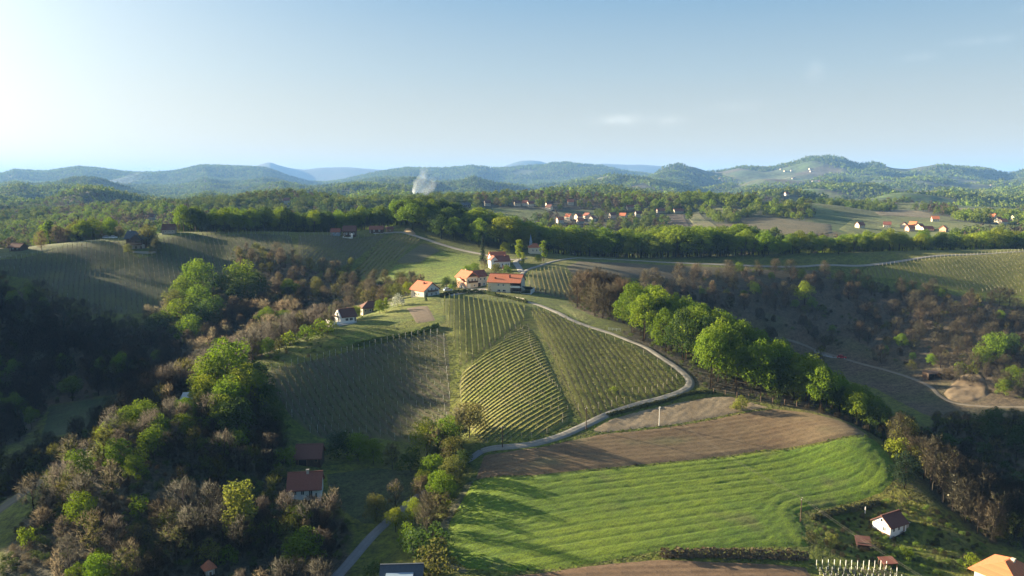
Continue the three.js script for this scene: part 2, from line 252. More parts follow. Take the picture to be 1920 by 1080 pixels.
// woods, thickets and hedgerows, as plan polygons of (bearing, ground distance); they decide the leaf litter on the ground here and the trees further down
const WOODS = {
  valley: [[-120, 240], [40, 262], [90, 300], [260, 305], [330, 285], [430, 312], [520, 320], [560, 345], [560, 388], [480, 402], [330, 372], [220, 362], [120, 380], [40, 402], [-120, 410]],
  crest: [[230, 200], [340, 222], [420, 240], [520, 262], [600, 284], [640, 292], [660, 312], [560, 338], [430, 300], [330, 268], [240, 240]],
  spur: [[-20, 132], [30, 150], [110, 166], [190, 183], [260, 197], [340, 214], [420, 232], [480, 232], [520, 212], [540, 192], [540, 180], [556, 166], [650, 168], [660, 150], [620, 130]],
  roadRow: [[1168, 282], [1196, 262], [1240, 247], [1300, 228], [1360, 222], [1440, 217], [1520, 212], [1590, 206], [1650, 197], [1690, 212], [1640, 240], [1540, 262], [1440, 276], [1340, 292], [1240, 318]],
  brown: [[1078, 322], [1120, 304], [1172, 300], [1186, 340], [1130, 358], [1080, 350]],
  rightHill: [[1180, 370], [1300, 392], [1400, 402], [1500, 395], [1640, 372], [1760, 336], [1850, 316], [1960, 305], [1980, 400], [1880, 408], [1760, 424], [1640, 432], [1540, 444], [1420, 446], [1300, 436], [1200, 416]],
  strip: [[1676, 196], [1716, 182], [1776, 168], [1860, 156], [1960, 158], [1960, 192], [1880, 204], [1790, 212], [1710, 214]],
  outer: [[-60, 172], [60, 182], [120, 190], [200, 202], [236, 215], [230, 246], [120, 236], [20, 222], [-60, 220]],
  gully: [[1660, 228], [1760, 218], [1980, 205], [1980, 285], [1860, 285], [1760, 280], [1690, 262]],
  mid: [[500, 405], [560, 378], [640, 352], [700, 352], [760, 364], [800, 380], [780, 402], [700, 412], [640, 424], [560, 432], [500, 452], [430, 452], [450, 420]],
};
const WOOD_POLY = Object.fromEntries(Object.entries(WOODS).map(([k, p]) => [k, p.map(([u, D]) => plan(u, D))]));
const woodsAt = (x, z) => Object.values(WOOD_POLY).some((p) => inPoly(p, x, z));

const GRASS = [.105, .15, .006], GRASS2 = [.175, .17, .014], DRY = [.2, .165, .06], LITTER = [.14, .10, .058], WOODG = [.04, .058, .02];
function landUse(x, z) {                                                     // far patchwork: 0 wood, 1.. fields
  const wx = x + 60 * fbm(x * .004, z * .004, 1, 3), wz = z + 60 * fbm(x * .004, z * .004, 8, 3), D = -z;
  const s = D > 3500 ? .0019 : D > 1500 ? .0036 : .0062, f = noise.noise(wx * s, wz * s * .8, 4) + .35 * noise.noise(wx * s * 2.6, wz * s * 2.6, 6);
  return f;
}
const openness = (x, D) => (D > 5000 ? .12 : D > 1600 ? .02 : .02) + (x < 0 ? .55 * sstep(0, 200, -x) : 0);
function groundColor(x, z) {
  const D = -z, n = fbm(x * .02, z * .02, 2, 4), n2 = fbm(x * .15, z * .15, 3, 3);
  if (D < 640) {
    let c = mix3(GRASS, GRASS2, clamp(.5 + n * 1.3, 0, 1)); c = mix3(c, DRY, clamp((n2 + n * .6 - .12) * 1.6, 0, .6));
    if (woodsAt(x, z)) c = mix3(LITTER, WOODG, clamp(.35 + n * 1.5 + n2 * .6, 0, .8) * (x > 90 && D > 290 ? .25 : 1));
    return c;
  }
  const f = landUse(x, z), tone = noise.noise(x * .006, z * .006, 12);
  const wood = mix3([.036, .055, .017], [.062, .05, .03], clamp(.35 + tone * 1.4, 0, 1));
  const s = D > 2500 ? .006 : .012, cell = noise.noise(Math.floor(x * s + f) * 3.7 + .5, Math.floor(z * s * .7) * 2.9 + .5, 1);
  let field = cell > .3 ? [.14, .105, .05] : cell > .02 ? [.10, .165, .02] : cell > -.25 ? [.15, .17, .035] : [.08, .14, .02];
  field = mul3(field, .9 + .3 * n2); if (D > 2500) field = mix3(field, wood, .45);
  return mix3(wood, field, sstep(.02, .1, f - openness(x, D)));
}
{
  const rows = []; for (let D = -120; D < 640;) { rows.push(D); D += 2.4; } for (let D = 640; D < 20000; D *= 1.0105) rows.push(D);
  const NC = 441, pos = [], col = [], idx = [], uv = [];
  rows.forEach((D, j) => { const W = 480 + .82 * Math.max(0, D - 600); for (let i = 0; i < NC; i++) { const x = (i / (NC - 1) * 2 - 1) * W, z = -D; pos.push(x, H(x, z), z); col.push(...groundColor(x, z)); const t = D > 1500 ? 420 : 26; uv.push(x / t, z / t); } });
  for (let j = 0; j < rows.length - 1; j++) for (let i = 0; i < NC - 1; i++) { const a = j * NC + i; idx.push(a, a + 1, a + NC, a + 1, a + NC + 1, a + NC); }
  tag(meshOf('ground', geom(pos, idx, { col, uv }), MAT.ground), 'rolling grassy land and wooded hills reaching to the blue mountains', null, null, 'structure');
}

// fields in front
const cropTop = [[890, 901], [1000, 893], [1130, 880], [1280, 866], [1430, 846], [1550, 829], [1632, 820]];
const cropLine = toDir([1000, 960], [1560, 880]);
const cropEdge = smoothLine(groundLine([[1612, 816], [1646, 832], [1672, 862], [1682, 886], [1672, 910], [1640, 930], [1590, 942], [1520, 953], [1494, 964], [1506, 990], [1520, 1014]]), 40);
function cropRow(x, z, a, b) { let d = 1e9; for (const p of cropEdge) d = Math.min(d, Math.hypot(p[0] - x, p[1] - z)); const w = b + 1.6 * fbm(a * .014, b * .02, 4, 2) + .25 * noise.noise(a * .2, b * .1, 1); return d < 9 ? d : w; }
const tram = (w) => Math.exp(-((((((w / 2.9) % 1 + 1) % 1) - .5) / .1) ** 2));
sheet('green_field', 'bright green field of young grain with curving drill lines', groundLine([...cropTop, [1662, 845], [1684, 878], [1676, 905], [1655, 925], [1590, 945], [1522, 955], [1494, 963], [1506, 985], [1522, 1010], [1515, 1027], [1400, 1027], [1300, 1031], [1240, 1033], [1170, 1047], [1060, 1066], [960, 1073], [880, 1068], [846, 1050], [832, 1012], [845, 975], [866, 938]]), {
  dir: cropLine, along: 1.2, across: .4, lift: .22, tile: 5, mat: MAT.crop,
  relief: (x, z, a, b) => .05 * noise.noise(a * .1, cropRow(x, z, a, b) * .9, 2) + .1 * noise.noise(x * .8, z * .8, 3) - .12 * tram(cropRow(x, z, a, b)),
  color: (x, z, a, b) => { const w = cropRow(x, z, a, b), n = fbm(x * .035, z * .035, 3, 4), n2 = fbm(x * .22, z * .22, 13, 3); let c = mix3([.11, .205, .005], [.215, .30, .008], clamp(.5 + n * 1.1 + n2 * .8 + .25 * noise.noise(a * .04, w * .7, 7), 0, 1)); c = mix3(c, [.055, .115, .012], .5 * tram(w) * clamp(.5 + 1.5 * noise.noise(x * .05, z * .05, 5), .1, 1)); const bare = sstep(.18, .42, fbm(x * .06, z * .06, 11, 4)); return mix3(c, [.19, .165, .06], bare * .55); },
});
sheet('field_margin', 'grey unsown margin along the left edge of the green field', groundLine([[888, 903], [866, 940], [846, 976], [833, 1012], [847, 1050], [880, 1068], [960, 1073], [940, 1078], [860, 1076], [826, 1055], [814, 1010], [830, 970], [856, 930], [876, 903]]), {
  dir: [0, 1], along: 1.5, across: 1, lift: .14, mat: MAT.soil, tile: 5, color: (x, z) => mix3([.14, .12, .075], [.09, .11, .04], clamp(.5 + 1.4 * fbm(x * .1, z * .1, 5, 3), 0, 1)) });
const tillLine = toDir([960, 880], [1560, 810]);
const soilColor = (base, light) => (x, z, a, b) => { const w = b + 1.2 * fbm(a * .03, b * .02, 14, 2), s = .5 + .5 * noise.noise(a * .02, w * .9, 5); const c = mix3(base, light, clamp(s * .7 + .9 * fbm(x * .03, z * .03, 6, 3) + .5 * fbm(x * .3, z * .3, 2, 2) + .5 * sstep(62, 90, x), 0, 1)); return mix3(c, [.15, .15, .06], .55 * sstep(.12, .4, fbm(x * .05, z * .09, 16, 3))); };
sheet('ploughed_field', 'ploughed brown field between the stubble and the green crop', groundLine([[890, 900], [900, 872], [906, 853], [940, 848], [1010, 838], [1080, 823], [1130, 813], [1250, 800], [1340, 785], [1390, 774], [1450, 766], [1520, 774], [1580, 790], [1614, 806], [1632, 819], [1550, 828], [1430, 845], [1280, 865], [1130, 879], [1000, 892]]), {
  dir: tillLine, along: 1.6, across: .55, lift: .16, mat: MAT.soil, tile: 7, relief: (x, z, a, b) => .03 * Math.sin((b + .8 * noise.noise(a * .03, b * .05, 2)) * 3.3) + .08 * noise.noise(x * .8, z * .8, 1), color: soilColor([.145, .086, .042], [.25, .175, .09]) });
sheet('stubble_field', 'pale rough stubble field inside the bend of the gravel road', groundLine([[1104, 808], [1142, 786], [1200, 769], [1282, 752], [1330, 744], [1372, 742], [1420, 757], [1448, 765], [1390, 773], [1340, 784], [1250, 799], [1130, 812]]), {
  dir: tillLine, along: 1, across: .8, lift: .12, mat: MAT.soil, tile: 4, relief: (x, z) => .16 * noise.noise(x * .9, z * .9, 1), color: (x, z) => mix3([.23, .165, .095], [.35, .27, .17], clamp(.5 + 1.5 * fbm(x * .12, z * .12, 2, 4), 0, 1)) });
sheet('ploughed_field', 'brown tilled field at the bottom edge below the green crop', groundLine([[880, 1085], [1000, 1074], [1150, 1054], [1240, 1048], [1400, 1054], [1510, 1062], [1540, 1100], [900, 1110]]), {
  dir: toDir([960, 1078], [1400, 1066]), along: 1.6, across: .5, lift: .14, mat: MAT.soil, tile: 7, relief: (x, z, a, b) => .04 * Math.sin(b * 3.4) + .06 * noise.noise(x * .8, z * .8, 1), color: soilColor([.175, .1, .05], [.25, .16, .09]) });
sheet('garden_plot', 'small tilled garden plot below the dark pine', groundLine([[757, 579], [782, 574], [806, 573], [815, 588], [822, 602], [800, 606], [776, 608]]), {
  dir: toDir([790, 576], [805, 604]), along: 1.2, across: .6, lift: .12, mat: MAT.soil, tile: 5, color: soilColor([.17, .12, .075], [.25, .18, .115]) });
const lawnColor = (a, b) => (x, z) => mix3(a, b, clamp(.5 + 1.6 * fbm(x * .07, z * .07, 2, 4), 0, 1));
sheet('meadow', 'sunlit green meadow above the scrub left of the farmhouses', groundLine([[832, 470], [868, 474], [905, 482], [898, 500], [876, 512], [850, 528], [800, 536], [750, 528], [722, 514], [742, 496], [790, 494], [812, 478]]), {
  dir: [1, 0], along: 2, across: 2, lift: .14, mat: MAT.ground, tile: 20, color: lawnColor([.14, .23, .008], [.2, .245, .014]) });
sheet('lawn', 'mown lawn on the knoll around the two small cottages', groundLine([[618, 608], [640, 600], [690, 590], [740, 565], [776, 556], [818, 560], [842, 578], [838, 606], [800, 618], [740, 626], [690, 640], [640, 648], [612, 640]]), {
  dir: [1, 0], along: 2, across: 2, lift: .07, mat: MAT.ground, tile: 20, color: lawnColor([.125, .18, .008], [.21, .215, .014]) });
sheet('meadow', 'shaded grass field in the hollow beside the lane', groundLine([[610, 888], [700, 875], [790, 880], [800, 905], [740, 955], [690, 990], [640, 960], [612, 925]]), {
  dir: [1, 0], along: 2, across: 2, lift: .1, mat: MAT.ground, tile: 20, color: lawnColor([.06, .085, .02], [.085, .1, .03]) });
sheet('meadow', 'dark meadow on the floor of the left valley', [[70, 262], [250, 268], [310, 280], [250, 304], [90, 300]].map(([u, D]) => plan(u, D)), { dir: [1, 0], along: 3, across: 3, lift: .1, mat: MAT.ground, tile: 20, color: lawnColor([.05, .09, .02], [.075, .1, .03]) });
sheet('meadow', 'grassy strip along the ridge behind the left vineyard', groundLine([[88, 458], [120, 447], [180, 444], [226, 446], [200, 452], [130, 462], [60, 476], [0, 486], [-30, 480], [40, 470]]), { dir: [1, 0], along: 2, across: 2, lift: .1, mat: MAT.ground, tile: 20, color: lawnColor([.13, .17, .04], [.19, .19, .07]) });
sheet('meadow', 'sunny grass bank along the road opposite the brown trees', groundLine([[1046, 572], [1062, 570], [1090, 586], [1120, 606], [1104, 608], [1080, 598]]), { dir: [1, 0], along: 2, across: 2, lift: .12, mat: MAT.ground, tile: 20, color: lawnColor([.15, .19, .03], [.19, .2, .05]) });

// roads: ribbons with a crowned top
function ribbon(name, label, line, width, { lift = .2, color = [.36, .34, .31], worn = [.44, .42, .39], n = 160 } = {}) {
  const c = smoothLine(line, n), pos = [], col = [], uv = [], idx = [], K = 6; let s = 0;
  c.forEach(([x, z], i) => {
    const [xa, za] = c[Math.max(0, i - 1)], [xb, zb] = c[Math.min(n, i + 1)], l = Math.hypot(xb - xa, zb - za) || 1, nx = -(zb - za) / l, nz = (xb - xa) / l;
    if (i) s += Math.hypot(x - c[i - 1][0], z - c[i - 1][1]);
    const w = width * (1 + .08 * noise.noise(s * .08, width, 3));
    for (let k = 0; k <= K; k++) { const o = (k / K - .5), px = x + nx * o * w, pz = z + nz * o * w, track = Math.exp(-(((Math.abs(o) - .24) / .09) ** 2)); pos.push(px, Math.max(H(px, pz), H(x, z) - .25) + lift + .05 * (1 - 4 * o * o) - (k === 0 || k === K ? .22 : 0), pz); col.push(...mul3(mix3(color, worn, track), .88 + .3 * fbm(px * .3, pz * .3, 2, 3))); uv.push(o * w / 3, s / 3); }
  });
  for (let i = 0; i < n; i++) for (let k = 0; k < K; k++) { const a = i * (K + 1) + k; idx.push(a, a + 1, a + K + 1, a + 1, a + K + 2, a + K + 1); }
  const g = geom(pos, idx, { col, uv }); if (g.attributes.normal.array[1] < 0) { g.index.array.reverse(); g.computeVertexNormals(); }
  return tag(meshOf(name, g, MAT.road), label, null, null, 'structure');
}
const mainRoad = groundLine([[902, 846], [920, 841], [960, 837], [1000, 832], [1050, 818], [1100, 796], [1140, 777], [1200, 757], [1244, 746], [1276, 735], [1293, 723], [1291, 709], [1270, 690], [1240, 670], [1210, 651], [1180, 639], [1150, 627], [1100, 611], [1070, 599], [1040, 584], [1010, 572], [988, 566]]);
ribbon('road', 'pale gravel road curving round the vineyard up to the farmhouses', mainRoad, 2.8, { n: 220, color: [.24, .22, .185], worn: [.35, .33, .295] });
const laneLine = groundLine([[604, 1110], [640, 1072], [676, 1030], [700, 1003], [730, 975], [768, 944], [800, 918], [850, 884], [880, 862], [902, 846]]);
ribbon('road', 'narrow grey lane climbing through the shaded hollow at the bottom', laneLine, 2.7, { n: 120, color: [.2, .2, .21], worn: [.26, .26, .27] });
const ridgeRoad = [...groundLine([[968, 538], [984, 509], [1010, 499], [1035, 491], [1062, 486], [1085, 484], [1140, 486], [1250, 492], [1400, 498], [1500, 500]]), ...[[1560, 454], [1640, 455], [1760, 466], [1860, 470], [1990, 476]].map(([u, D]) => plan(u, D))];
ribbon('road', 'pale road along the back ridge below the dark forest', ridgeRoad, 2.7, { n: 260, color: [.27, .25, .22], worn: [.33, .31, .28] });
ribbon('road', 'field track falling from the ridge top down to the chapel', groundLine([[700, 438], [735, 436], [756, 436], [775, 441], [800, 449], [840, 462], [870, 470], [905, 477], [940, 484], [965, 487], [985, 484]]), 3.2, { n: 120, color: [.34, .3, .25], worn: [.42, .38, .32] });
ribbon('road', 'short farm lane between the chapel and the road fork', groundLine([[985, 484], [968, 490], [972, 500], [978, 510]]), 3.6, { n: 40 });
ribbon('path', 'dirt track through the right-hand gully past the red car', [...groundLine([[1424, 632], [1450, 633], [1480, 638], [1510, 648], [1535, 659], [1570, 669], [1610, 681], [1660, 694], [1710, 710], [1745, 726], [1762, 742], [1790, 756], [1840, 762], [1930, 764]])], 2.1, { n: 160, color: [.19, .155, .115], worn: [.27, .235, .18] });
sheet('gravel_yard', 'pale gravel patch beside the gully track', groundLine([[1508, 648], [1535, 656], [1575, 670], [1585, 675], [1550, 672], [1528, 664]]), { dir: [1, 0], along: 2, across: 2, lift: .12, mat: MAT.road, tile: 3, color: (x, z) => mul3([.3, .3, .29], .9 + .3 * fbm(x * .2, z * .2, 1, 3)) });
sheet('gravel_yard', 'gravel farmyard between the pink house and the barn house', groundLine([[842, 552], [862, 545], [880, 541], [905, 540], [920, 538], [924, 545], [912, 547], [880, 549], [862, 552], [846, 556]]), { dir: [1, 0], along: 1.5, across: 1.5, lift: .14, mat: MAT.road, tile: 3, color: (x, z) => mul3([.34, .32, .28], .9 + .3 * fbm(x * .2, z * .2, 1, 3)) });
ribbon('path', 'worn dirt path along the outer edge of the wooded spur', [[-40, 158], [60, 172], [110, 181], [150, 190], [190, 198]].map(([u, D]) => plan(u, D)), 4.5, { n: 60, color: [.11, .1, .07], worn: [.14, .125, .09], lift: .15 });

sheet('sandy_bank', 'bare sandy earth bank above the bend of the gully track', groundLine([[1778, 750], [1768, 738], [1782, 722], [1802, 704], [1824, 696], [1842, 704], [1852, 722], [1856, 742], [1834, 752], [1806, 757]]), { dir: [1, 0], along: 1.2, across: 1.2, lift: .3, mat: MAT.soil, tile: 6, relief: (x, z) => 1.5 * Math.max(0, fbm(x * .09, z * .09, 4, 4) + .15) + .25 * noise.noise(x * .6, z * .6, 1), color: (x, z) => mix3([.16, .112, .066], [.25, .185, .115], clamp(.5 + 1.8 * fbm(x * .1, z * .1, 9, 4), 0, 1)) });
sheet('sandy_bank', 'small sunlit sand cutting at the top bend of the ridge track', groundLine([[756, 434], [762, 428], [772, 430], [780, 438], [776, 443], [764, 439]]), { dir: [1, 0], along: 1.2, across: 1.2, lift: .8, mat: MAT.soil, tile: 6, relief: (x, z) => .8 * fbm(x * .2, z * .2, 4, 3), color: () => [.42, .29, .15] });

sheet('gully_floor', 'bare brown floor of the right-hand gully around the dirt track', planPoly0([[1300, 400], [1400, 410], [1480, 408], [1600, 392], [1700, 360], [1790, 332], [1900, 312], [1960, 300], [1960, 285], [1860, 284], [1740, 290], [1640, 330], [1540, 352], [1420, 372], [1330, 384]]), { dir: [1, .3], along: 3, across: 3, lift: .06, mat: MAT.ground, tile: 24, color: (x, z) => mix3([.15, .108, .064], [.12, .12, .04], clamp(.3 + 1.8 * fbm(x * .04, z * .04, 7, 4), 0, 1)) });
function planPoly0(p) { return p.map(([u, D]) => plan(u, D)); }

// fields that show among the woods beyond the ridge
const FAR_FIELDS = [
  ['ploughed brown field striped downhill on the hill beyond the belt', [[1250, 402], [1284, 402], [1302, 436], [1258, 437]], [.125, .09, .06], [.085, .062, .045], [[1268, 404], [1280, 434]]],
  ['pale striped field beside the brown one beyond the belt', [[1288, 402], [1312, 398], [1356, 432], [1308, 437]], [.23, .2, .09], [.13, .15, .05], [[1300, 402], [1332, 434]]],
  ['sunlit green hillside right of the smoke', [[905, 400], [960, 395], [1022, 392], [1036, 400], [1000, 414], [950, 420], [905, 413]], [.17, .2, .045], [.11, .15, .035], [[1000, 394], [950, 418]]],
  ['shaded green slope above the village', [[1036, 398], [1070, 393], [1122, 393], [1126, 404], [1060, 408]], [.07, .1, .03], [.09, .11, .04], [[1060, 396], [1064, 406]]],
  ['bright meadow around the right-hand hamlet', [[1572, 430], [1600, 410], [1660, 406], [1700, 418], [1780, 414], [1850, 421], [1915, 424], [1915, 438], [1800, 444], [1690, 444], [1600, 442]], [.15, .21, .03], [.2, .2, .06], [[1600, 430], [1800, 432]]],
  ['tan hilltop field above the right-hand hamlet', [[1640, 398], [1690, 392], [1750, 402], [1770, 410], [1700, 406], [1650, 404]], [.27, .2, .11], [.2, .17, .08], [[1650, 398], [1760, 406]]],
  ['pinkish tan field on the far right hill', [[1790, 392], [1860, 388], [1872, 400], [1800, 408]], [.27, .2, .12], [.19, .18, .08], [[1800, 394], [1860, 396]]],
  ['pale rounded hilltop in the far middle', [[1420, 381], [1480, 368], [1530, 377], [1500, 385], [1440, 388]], [.18, .19, .06], [.13, .15, .05], [[1440, 380], [1500, 380]]],
  ['sunny hilltop field behind the striped fields', [[1320, 395], [1350, 389], [1400, 393], [1400, 401], [1340, 403]], [.2, .2, .07], [.15, .17, .05], [[1330, 396], [1390, 396]]],
  ['brown slope dropping into the shaded dip beyond the belt', [[1385, 410], [1440, 405], [1500, 415], [1560, 421], [1560, 438], [1480, 444], [1410, 438]], [.15, .12, .055], [.11, .1, .045], [[1400, 412], [1540, 424]]],
].map(([label, px, a, b, dir]) => ({ label, poly: groundLine(px), a, b, dir: toDir(...dir) }));
for (const f of FAR_FIELDS) sheet('far_field', f.label, f.poly, { dir: f.dir, along: 9, across: 3, lift: .5, mat: MAT.ground, tile: 30, color: (x, z, a, b) => mix3(f.a, f.b, clamp(.5 + .55 * noise.noise(a * .01, b * .16, 3) + fbm(x * .02, z * .02, 5, 3), 0, 1)) });
const inFarField = (x, z) => FAR_FIELDS.some((f) => inPoly(f.poly, x, z));

// ------------------------------------------------------------------ vineyards: every row is a thing of its own
const ONES = ['', 'first', 'second', 'third', 'fourth', 'fifth', 'sixth', 'seventh', 'eighth', 'ninth', 'tenth', 'eleventh', 'twelfth', 'thirteenth', 'fourteenth', 'fifteenth', 'sixteenth', 'seventeenth', 'eighteenth', 'nineteenth'];
const TENS = ['', '', 'twent', 'thirt', 'fort', 'fift', 'sixt', 'sevent', 'eight', 'ninet'];
function ordinal(n) { if (n < 20) return ONES[n]; if (n >= 100) return 'hundred-and-' + (n % 100 ? ordinal(n % 100) : 'zeroth'); const t = TENS[Math.floor(n / 10)]; return n % 10 ? `${t}y-${ONES[n % 10]}` : `${t}ieth`; }
const vineMat = new THREE.MeshPhysicalMaterial({ vertexColors: true, roughness: 1, specularIntensity: .2, transmission: .25, thickness: 0 });
const postMat = new THREE.MeshStandardMaterial({ vertexColors: true, roughness: .9 });
function vineRow(pts, R, { leaves, height, post, postTone, leafA, leafB, gap }) {
  const [ox, oz] = pts[0], oy = H(ox, oz), len = Math.hypot(pts[1][0] - ox, pts[1][1] - oz), dx = (pts[1][0] - ox) / len, dz = (pts[1][1] - oz) / len;
  const P = [], C = [], N = [], Q = [], QC = [], phase = R() * 50;
  for (let k = 0, n = Math.round(len * leaves * 2); k < n; k++) {
    const a = R() * len; if (noise.noise(a * .35, phase, 1) < gap) continue;
    const off = (R() - .5) * .42, y = .25 + Math.pow(R(), .8) * (height - .3), x = ox + dx * a - dz * off, z = oz + dz * a + dx * off, yy = H(x, z) + y, s = .07 + .12 * R();
    const t = R() * 6.28, e = (R() - .5) * 1.2, ux = Math.cos(t), uz = Math.sin(t), c = mix3(leafA, leafB, R()), nx = -dz * Math.sign(off) * .7 + (R() - .5), nz = dx * Math.sign(off) * .7 + (R() - .5), ny = .55 + R() * .3;
    for (const [p, q] of [[-1, -.6], [1, -.5], [(R() - .5) * .8, 1.1]]) { P.push(x + ux * s * p - ox, yy + s * q * .9 + e * s * p * .3 - oy, z + uz * s * p - oz); C.push(...c); const l = Math.hypot(nx, ny, nz); N.push(nx / l, ny / l, nz / l); }
  }
  const box = (a, w, h, tone) => { const x = ox + dx * a, z = oz + dz * a, y = H(x, z), tl = (R() - .5) * .12; for (let f = 0; f < 4; f++) { const t0 = f * Math.PI / 2 + .5, t1 = t0 + Math.PI / 2, p = [[x + Math.cos(t0) * w, y - .2, z + Math.sin(t0) * w], [x + Math.cos(t1) * w, y - .2, z + Math.sin(t1) * w], [x + Math.cos(t1) * w + dx * tl * h, y + h, z + Math.sin(t1) * w + dz * tl * h], [x + Math.cos(t0) * w + dx * tl * h, y + h, z + Math.sin(t0) * w + dz * tl * h]]; for (const i of [0, 2, 1, 0, 3, 2]) { Q.push(p[i][0] - ox, p[i][1] - oy, p[i][2] - oz); QC.push(...tone); } } };
  for (let a = 0; a <= len; a += post) { const end = a === 0 || a + post > len; box(Math.min(len, a + (end ? 0 : (R() - .5) * .6)), end ? .07 : .032, height * (end ? 1.25 : 1.12) + R() * .2, mul3(postTone, .8 + .4 * R())); }
  return { vines: geom(P, null, { nor: N, col: C }), posts: geom(Q, null, { col: QC }), at: [ox, oy, oz] };
}
let vineRows = 0;
function vineyard(where, poly, dirPx, { spacing = 2.2, leaves = 11, height = 1.75, post = 5, postTone = [.25, .22, .175], leafA = [.075, .1, .02], leafB = [.17, .165, .05], gap = -.75, seed = 1, soilA = [.15, .115, .065], soilB = [.095, .13, .03], minLen = 4, order = 'left', terrace = 0, ground: withGround = true, sheetLabel }) {
  const d = dirPx.length === 2 && Array.isArray(dirPx[0]) ? toDir(...dirPx) : dirPx, L = Math.hypot(...d), dx = d[0] / L, dz = d[1] / L, R = rng(seed * 7919 + 3);
  const loc = poly.map(([x, z]) => [x * dx + z * dz, -x * dz + z * dx]), bmin = Math.min(...loc.map((p) => p[1])), bmax = Math.max(...loc.map((p) => p[1]));
  const rows = [];
  for (let b = bmin + spacing * .5; b < bmax; b += spacing) {
    const cuts = []; for (let i = 0; i < loc.length; i++) { const A = loc[i], B = loc[(i + 1) % loc.length]; if ((A[1] > b) !== (B[1] > b)) cuts.push(A[0] + (B[0] - A[0]) * (b - A[1]) / (B[1] - A[1])); }
    cuts.sort((p, q) => p - q);
    for (let k = 0; k + 1 < cuts.length; k += 2) if (cuts[k + 1] - cuts[k] > minLen) rows.push([[cuts[k] + .8, b], [cuts[k + 1] - .8, b]].map(([a, c]) => [a * dx - c * dz, a * dz + c * dx]));
  }
  const key = (r) => { const m = [(r[0][0] + r[1][0]) / 2, (r[0][1] + r[1][1]) / 2], [u, v] = seenAt(m[0], H(...m), m[1]); return order === 'left' ? u : -v; };
  rows.sort((p, q) => key(p) - key(q));
  const from = order === 'left' ? 'from the left' : 'from the bottom';
  rows.forEach((r, i) => { const q = vineRow(r, R, { leaves, height, post, postTone, leafA, leafB, gap }); const t = thing('vine_row', `${ordinal(i + 1)} vine row ${from} in the ${where}`, 'vine row', `vine rows in the ${where}`, q.at); meshOf('vines', q.vines, vineMat, t); meshOf('posts', q.posts, postMat, t).userData.kind = 'stuff'; vineRows++; });
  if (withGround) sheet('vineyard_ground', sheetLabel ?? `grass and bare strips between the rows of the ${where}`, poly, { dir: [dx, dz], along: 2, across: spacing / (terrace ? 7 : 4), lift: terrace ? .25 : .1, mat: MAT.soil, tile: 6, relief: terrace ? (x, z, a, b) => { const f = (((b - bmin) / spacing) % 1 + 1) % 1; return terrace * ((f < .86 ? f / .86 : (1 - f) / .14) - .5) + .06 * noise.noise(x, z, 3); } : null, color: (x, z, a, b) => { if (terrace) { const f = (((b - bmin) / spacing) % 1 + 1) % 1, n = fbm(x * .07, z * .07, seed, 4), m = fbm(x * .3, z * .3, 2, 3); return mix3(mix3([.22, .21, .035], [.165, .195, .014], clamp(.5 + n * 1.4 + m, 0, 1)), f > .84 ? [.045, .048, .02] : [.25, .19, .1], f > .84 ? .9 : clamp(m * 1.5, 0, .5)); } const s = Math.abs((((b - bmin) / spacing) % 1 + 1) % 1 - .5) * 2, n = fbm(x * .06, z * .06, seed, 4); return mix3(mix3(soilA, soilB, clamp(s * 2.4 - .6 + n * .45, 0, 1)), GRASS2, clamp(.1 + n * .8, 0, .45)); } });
}
vineyard('block below the barn house', groundLine([[824, 562], [850, 558], [880, 559], [930, 564], [984, 574], [984, 602], [960, 620], [930, 642], [900, 664], [872, 684], [858, 687], [850, 650], [838, 606], [828, 580]]), [[857, 580], [858, 650]], { spacing: 2.1, leaves: 15, seed: 2, soilA: [.075, .058, .03], soilB: [.125, .16, .01], leafA: [.09, .125, .025], leafB: [.2, .215, .07] });
vineyard('terraced middle block', groundLine([[986, 606], [1006, 628], [1024, 665], [1042, 705], [1060, 745], [1072, 776], [1066, 792], [1040, 808], [1000, 822], [950, 830], [902, 834], [884, 812], [872, 790], [862, 762], [860, 722], [866, 698], [900, 668], [940, 640], [966, 620]]), [[907, 827], [1040, 741]], { spacing: 1.75, terrace: .3, leaves: 3, height: 1.0, seed: 3, order: 'bottom', leafA: [.055, .06, .02], leafB: [.12, .125, .035], post: 7, soilA: [.042, .033, .018], soilB: [.2, .235, .04] });
vineyard('block along the gravel road', groundLine([[992, 580], [1012, 582], [1038, 590], [1070, 606], [1110, 622], [1150, 640], [1190, 656], [1226, 678], [1254, 696], [1274, 712], [1278, 722], [1262, 735], [1200, 754], [1140, 774], [1100, 790], [1082, 782], [1066, 742], [1048, 700], [1028, 654], [1008, 616]]), [[1094, 615], [1178, 738]], { spacing: 2.05, leaves: 9, height: 1.5, seed: 4, soilA: [.05, .038, .02], soilB: [.195, .205, .018], leafA: [.06, .078, .02], leafB: [.14, .15, .04] });
vineyard('shaded left block', groundLine([[482, 706], [508, 694], [540, 685], [580, 675], [620, 667], [660, 656]]).concat(groundLine([[700, 646], [742, 636], [790, 628], [836, 624], [842, 650], [846, 690], [847, 740], [846, 780], [836, 832], [800, 838], [750, 830], [700, 822], [640, 828], [590, 820], [552, 790], [520, 752], [496, 728]])), [[654, 664], [760, 793]], { spacing: 2.25, leaves: 7, seed: 5, postTone: [.5, .49, .46], leafA: [.07, .085, .03], leafB: [.13, .12, .06], soilA: [.12, .095, .06], soilB: [.085, .1, .035] });
vineyard('block beside the barn house', groundLine([[990, 513], [1020, 507], [1054, 502], [1066, 520], [1076, 545], [1074, 562], [1040, 557], [1000, 548], [988, 532]]), [[1022, 508], [1034, 552]], { spacing: 2.3, leaves: 13, seed: 6, leafA: [.1, .12, .03], leafB: [.22, .2, .09] });
